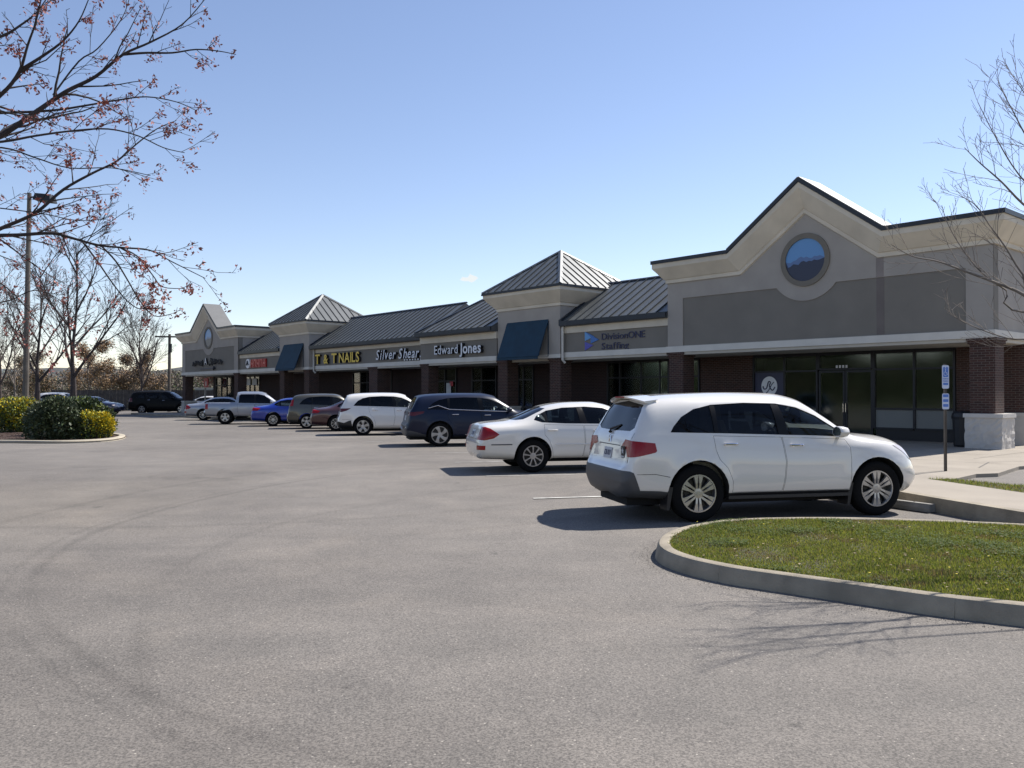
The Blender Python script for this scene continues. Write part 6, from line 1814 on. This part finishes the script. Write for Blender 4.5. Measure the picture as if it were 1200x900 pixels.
shrub('bright yellow bush with a dark green underside at the right end of the island', (-14.75, 29.9, .03), .60, .55, 1.04, 8000, .07, ['leaf_yel', 'leaf_yg', 'leaf_dk'], lambda z, x: [max(.2, 5 * z + 2 * x), 2, max(.3, 4 - 6 * z - 2 * x)], 43, lumps=5)
shrub('green bush rising behind the bright yellow bush', (-15.9, 31.9, .03), .95, .8, 1.45, 9000, .10, ['leaf_md', 'leaf_dk', 'leaf_yg'], lambda z, x: [4, 3, 1.2], 44)
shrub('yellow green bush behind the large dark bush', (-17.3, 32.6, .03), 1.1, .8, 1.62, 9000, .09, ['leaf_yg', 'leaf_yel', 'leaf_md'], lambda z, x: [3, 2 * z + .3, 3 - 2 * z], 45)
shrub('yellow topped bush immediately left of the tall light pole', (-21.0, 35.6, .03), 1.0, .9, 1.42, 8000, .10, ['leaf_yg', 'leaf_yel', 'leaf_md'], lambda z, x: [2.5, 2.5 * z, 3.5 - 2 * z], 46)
shrub('dark green bush at the left edge of the picture', (-22.9, 36.2, .03), 1.3, 1.0, 1.5, 8000, .11, ['leaf_dk', 'leaf_md', 'leaf_olive'], dk, 47)

# mulched island under the bushes
ml = [(-30, 27.6), (-22, 28.0), (-17.2, 28.0), (-15.3, 27.7), (-14.3, 28.2), (-13.9, 29.4), (-14.4, 31.4), (-15.4, 33.0), (-18, 35.5), (-20, 38.5), (-22, 40.5), (-24, 41), (-30, 41)]
o_ = catmull([(p[0], p[1], 0) for p in ml], 4)
flat, tri = tess([[(p.x, p.y) for p in o_]])
mb = MB(); mb.add([(p[0], p[1], .05) for p in flat], [tuple(t) for t in tri]); tag(mb.build('mulch_bed', 'mulch'), kind='structure')
kerb('mulch_kerb', o_, -.1, .10, 'kerb_new', w=.25, side=1)
rng = random.Random(6); v = []; f = []
for i in range(5000):
    x = rng.uniform(-24, -13.6); y = rng.uniform(28.1, 34)
    if not point_in(ml, x, y): continue
    a = rng.uniform(0, 6.28); s_ = rng.uniform(.02, .05); z = .055 + rng.uniform(0, .03); o = len(v)
    v += [(x + s_ * math.cos(a), y + s_ * math.sin(a), z), (x - s_ * .3 * math.sin(a), y + s_ * .3 * math.cos(a), z + .01), (x - s_ * math.cos(a), y - s_ * math.sin(a), z)]; f.append((o, o + 1, o + 2))
tag(bits_obj('mulch_chips', v, f, [0] * len(f), ['mulch']), kind='stuff', label='brown bark mulch chips scattered under the bushes', cat='mulch')

# dark wooden fence behind the black SUV
fn = thing('wooden_fence', 'dark board fence standing behind the long black SUV', 'fence', (-46, 84, -.1), 0)
for k in range(46):
    rg = random.Random(k); x = k * .36; mb = MB(); mb.box(x, x + .345, -.012 + .01 * (k % 2), .012 + .01 * (k % 2), 0, 2.15 + rg.uniform(-.02, .02)); mb.build('board', 'fence_wood', fn)
for k in range(8): mb = MB(); mb.box(k * 2.3 - .05, k * 2.3 + .05, .03, .13, 0, 2.2); mb.build('post', 'fence_wood', fn)
for z in (.4, 1.7): mb = MB(); mb.box(0, 16.5, .024, .06, z, z + .09); mb.build('rail', 'fence_wood', fn)
# grassy far side, wall seen through the porch, distant woods and hill
def cloud(name, label, x0, x1, y0, y1, hf, n, size, mats, w, seed, cat):
    rng = random.Random(seed); v = []; f = []; m = []
    while len(f) < n:
        x = rng.uniform(x0, x1); y = rng.uniform(y0, y1); H_ = hf(x, y); z = H_ * rng.betavariate(1.6, 1.1)
        if rng.random() < .25 + .75 * abs(math.sin(x * .31 + y * .2) * math.sin(z * .9 + x * .17)):
            s_ = size * rng.uniform(.5, 1.4); a = Vector((rng.gauss(0, 1), rng.gauss(0, 1), rng.gauss(0, 1))).normalized(); b_ = a.cross(Vector((rng.gauss(0, 1), rng.gauss(0, 1), rng.gauss(0, 1)))).normalized(); c = Vector((x, y, z))
            o = len(v); v += [tuple(c - a * s_), tuple(c + b_ * s_ * .6), tuple(c + a * s_), tuple(c - b_ * s_ * .6)]; f.append((o, o + 1, o + 2, o + 3)); m.append(rng.choices(range(len(mats)), weights=w)[0])
    return tag(bits_obj(name, v, f, m, mats), label=label, cat=cat, kind='stuff')
cloud('woods', 'distant brown and green wood behind the parking lot', -115, -40, 112, 150, lambda x, y: 4.0 + 1.0 * math.sin(x * .21) + .9 * math.sin(x * .55 + 1), 110000, .135, ['leaf_brown', 'leaf_olive', 'leaf_md', 'bark_grey'], [5, 3, 1.2, 2], 51, 'woods')
cloud('woods', 'greenish distant trees showing between the far pole and the plaza', -62, 10, 128, 160, lambda x, y: 3.9 + .8 * math.sin(x * .3) + .7 * math.sin(x * .8), 90000, .135, ['leaf_brown', 'leaf_olive', 'leaf_md', 'leaf_yg'], [3, 3, 2, .8], 52, 'woods')
cloud('woods', 'leafy wood west of the parking lot, mirrored in the shop windows', -112, -98, -70, 75, lambda x, y: 8.5 + 1.5 * math.sin(y * .2) + math.sin(y * .6), 42000, .6, ['leaf_olive', 'leaf_md', 'leaf_brown'], [3, 4, 2], 54, 'woods')
cloud('hedge', 'bright green spring foliage seen through the far porch opening', -34, -16, 96, 102, lambda x, y: 5.6 + .6 * math.sin(x), 6000, .26, ['leaf_md', 'leaf_yg', 'leaf_olive'], [3, 3, 2], 53, 'hedge')
bw = thing('block_wall', 'long pale grey wall seen beyond the far porch opening', 'wall', (-34, 90, -.15), 0)
mb = MB(); mb.box(0, 20, 0, .2, 0, 2.4); mb.build('panel', 'wall_pale', bw)
mb = MB(); mb.box(-.05, 20.05, -.03, .23, 2.4, 2.48); mb.build('coping', 'trim', bw)
tu = MB(); N = 60
for i in range(N): pass
for (yy, zz, nm) in ((300, 13, 'hill'),):
    v = []
    for i in range(70): v += [(-330 + i * 10, yy, -2), (-330 + i * 10, yy + 30, zz + 2.0 * math.sin(i * .31) + 1.3 * math.sin(i * .9) + .5 * math.sin(i * 2.3)), (-330 + i * 10, yy + 90, -2)]
    mb = MB(); mb.add(v, [(i * 3 + k, (i + 1) * 3 + k, (i + 1) * 3 + k + 1, i * 3 + k + 1) for i in range(69) for k in range(2)]); tag(mb.build(nm, 'far_wood', smooth=True), kind='structure')
hx = [(-420 + i * 14, 0, 11 + 7 * math.sin(i * .17 + .6) + 2.2 * math.sin(i * .53) + 1.0 * math.sin(i * 1.7)) for i in range(80)]
mb = MB(); v = []
for x, _, z in hx: v += [(x, 420, -2), (x, 520, z), (x, 700, z * .9), (x, 760, -2)]
mb.add(v, [(i * 4 + k, (i + 1) * 4 + k, (i + 1) * 4 + k + 1, i * 4 + k + 1) for i in range(len(hx) - 1) for k in range(3)]); tag(mb.build('hill', 'hill', smooth=True), kind='structure')

bbox('control_joint', 3.06, 3.30, -.004, -.001, 5.21, 5.79, 'joint_stain'); bbox('control_joint', 3.06, 3.30, .024, .029, 3.45, 5.19, 'joint_stain2')  # slightly darker vertical strip laid over the anchor wall and its panel
p2 = thing('utility_pole', 'utility pole standing out of sight behind the near pyramid tower', 'utility pole', (3.5, 68, -.1), 0)
m = MB(); m.tube([(0, 0, 0), (0, 0, 9.4)], [.16, .12], 8); m.build('pole', 'wood_pole', p2)
wr_ = thing('power_line', 'thin overhead wires crossing the sky behind the near pyramid tower', 'wire', (3.5, 68, 9.0), 0)
for k, dz_ in enumerate((0, .35)):
    m = MB(); m.tube([(0, .0, dz_ - .1), (6, -3.5, dz_ - .32), (13, -8, dz_ - .4), (22, -13, dz_ - .1), (34, -20, dz_ + .6)], .016, 4); m.build('wire', 'dark_metal', wr_)

# clover patches, dandelions and grit
rng = random.Random(77); v = []; f = []; m = []
pt = [(rng.uniform(1.8, 7.5), rng.uniform(4.8, 10.7), rng.uniform(.15, .55)) for _ in range(60)]
while len(f) < 26000:
    cx, cy, rr = rng.choice(pt); a = rng.uniform(0, 6.28); q = rr * math.sqrt(rng.random()); x = cx + q * math.cos(a) * 1.3; y = cy + q * math.sin(a)
    if not point_in(ip, x, y): f_ = 0; 
    else:
        s_ = rng.uniform(.006, .013); z = KT + rng.uniform(-.01, .035); o = len(v); b_ = rng.uniform(0, 6.28)
        v += [(x + s_ * math.cos(b_ + k * 1.57), y + s_ * math.sin(b_ + k * 1.57), z + rng.uniform(-.003, .005)) for k in range(4)]; f.append((o, o + 1, o + 2, o + 3)); m.append(0 if rng.random() > .25 else 1); continue
    if rng.random() < .0001: break
tag(bits_obj('clover', v, f, m, ['clover', 'grass_a']), label='low dark clover patches spread through the island grass', cat='clover', kind='stuff')
v = []; f = []
for i in range(34):
    x = rng.uniform(1.9, 7.0); y = rng.uniform(5.2, 10.6)
    if not point_in(ip, x, y): continue
    z = KT + rng.uniform(.03, .055); o = len(v); s_ = rng.uniform(.006, .011)
    v += [(x + s_ * math.cos(k * .785), y + s_ * math.sin(k * .785), z) for k in range(8)]; f.append(tuple(o + k for k in range(8)))
tag(bits_obj('dandelions', v, f, [0] * len(f), ['dandelion']), label='tiny yellow dandelion heads dotted through the island grass', cat='flowers', kind='stuff')
v = []; f = []
for i in range(2600):
    p = outer[rng.randrange(6, 78)]; j = rng.expovariate(14) ; a = rng.uniform(0, 6.28)
    c = Vector((5.5, 8.3, 0)); d = (p - c); d.z = 0; d.normalize(); x = p.x + d.x * j + rng.gauss(0, .06); y = p.y + d.y * j + rng.gauss(0, .06)
    if point_in([(q.x, q.y) for q in outer], x, y): continue
    s_ = rng.uniform(.002, .006); z = gz(x, y) + .002; o = len(v)
    v += [(x + s_ * math.cos(a), y + s_ * math.sin(a), z), (x + s_ * math.cos(a + 2.1), y + s_ * math.sin(a + 2.1), z), (x + s_ * math.cos(a + 4.2), y + s_ * math.sin(a + 4.2), z), (x, y, z + s_ * .9)]
    f += [(o, o + 1, o + 3), (o + 1, o + 2, o + 3), (o + 2, o, o + 3)]
tag(bits_obj('grit', v, f, [0] * len(f), ['mulch_grit']), label='loose grit and crumbs lying along the foot of the island kerb', cat='grit', kind='stuff')
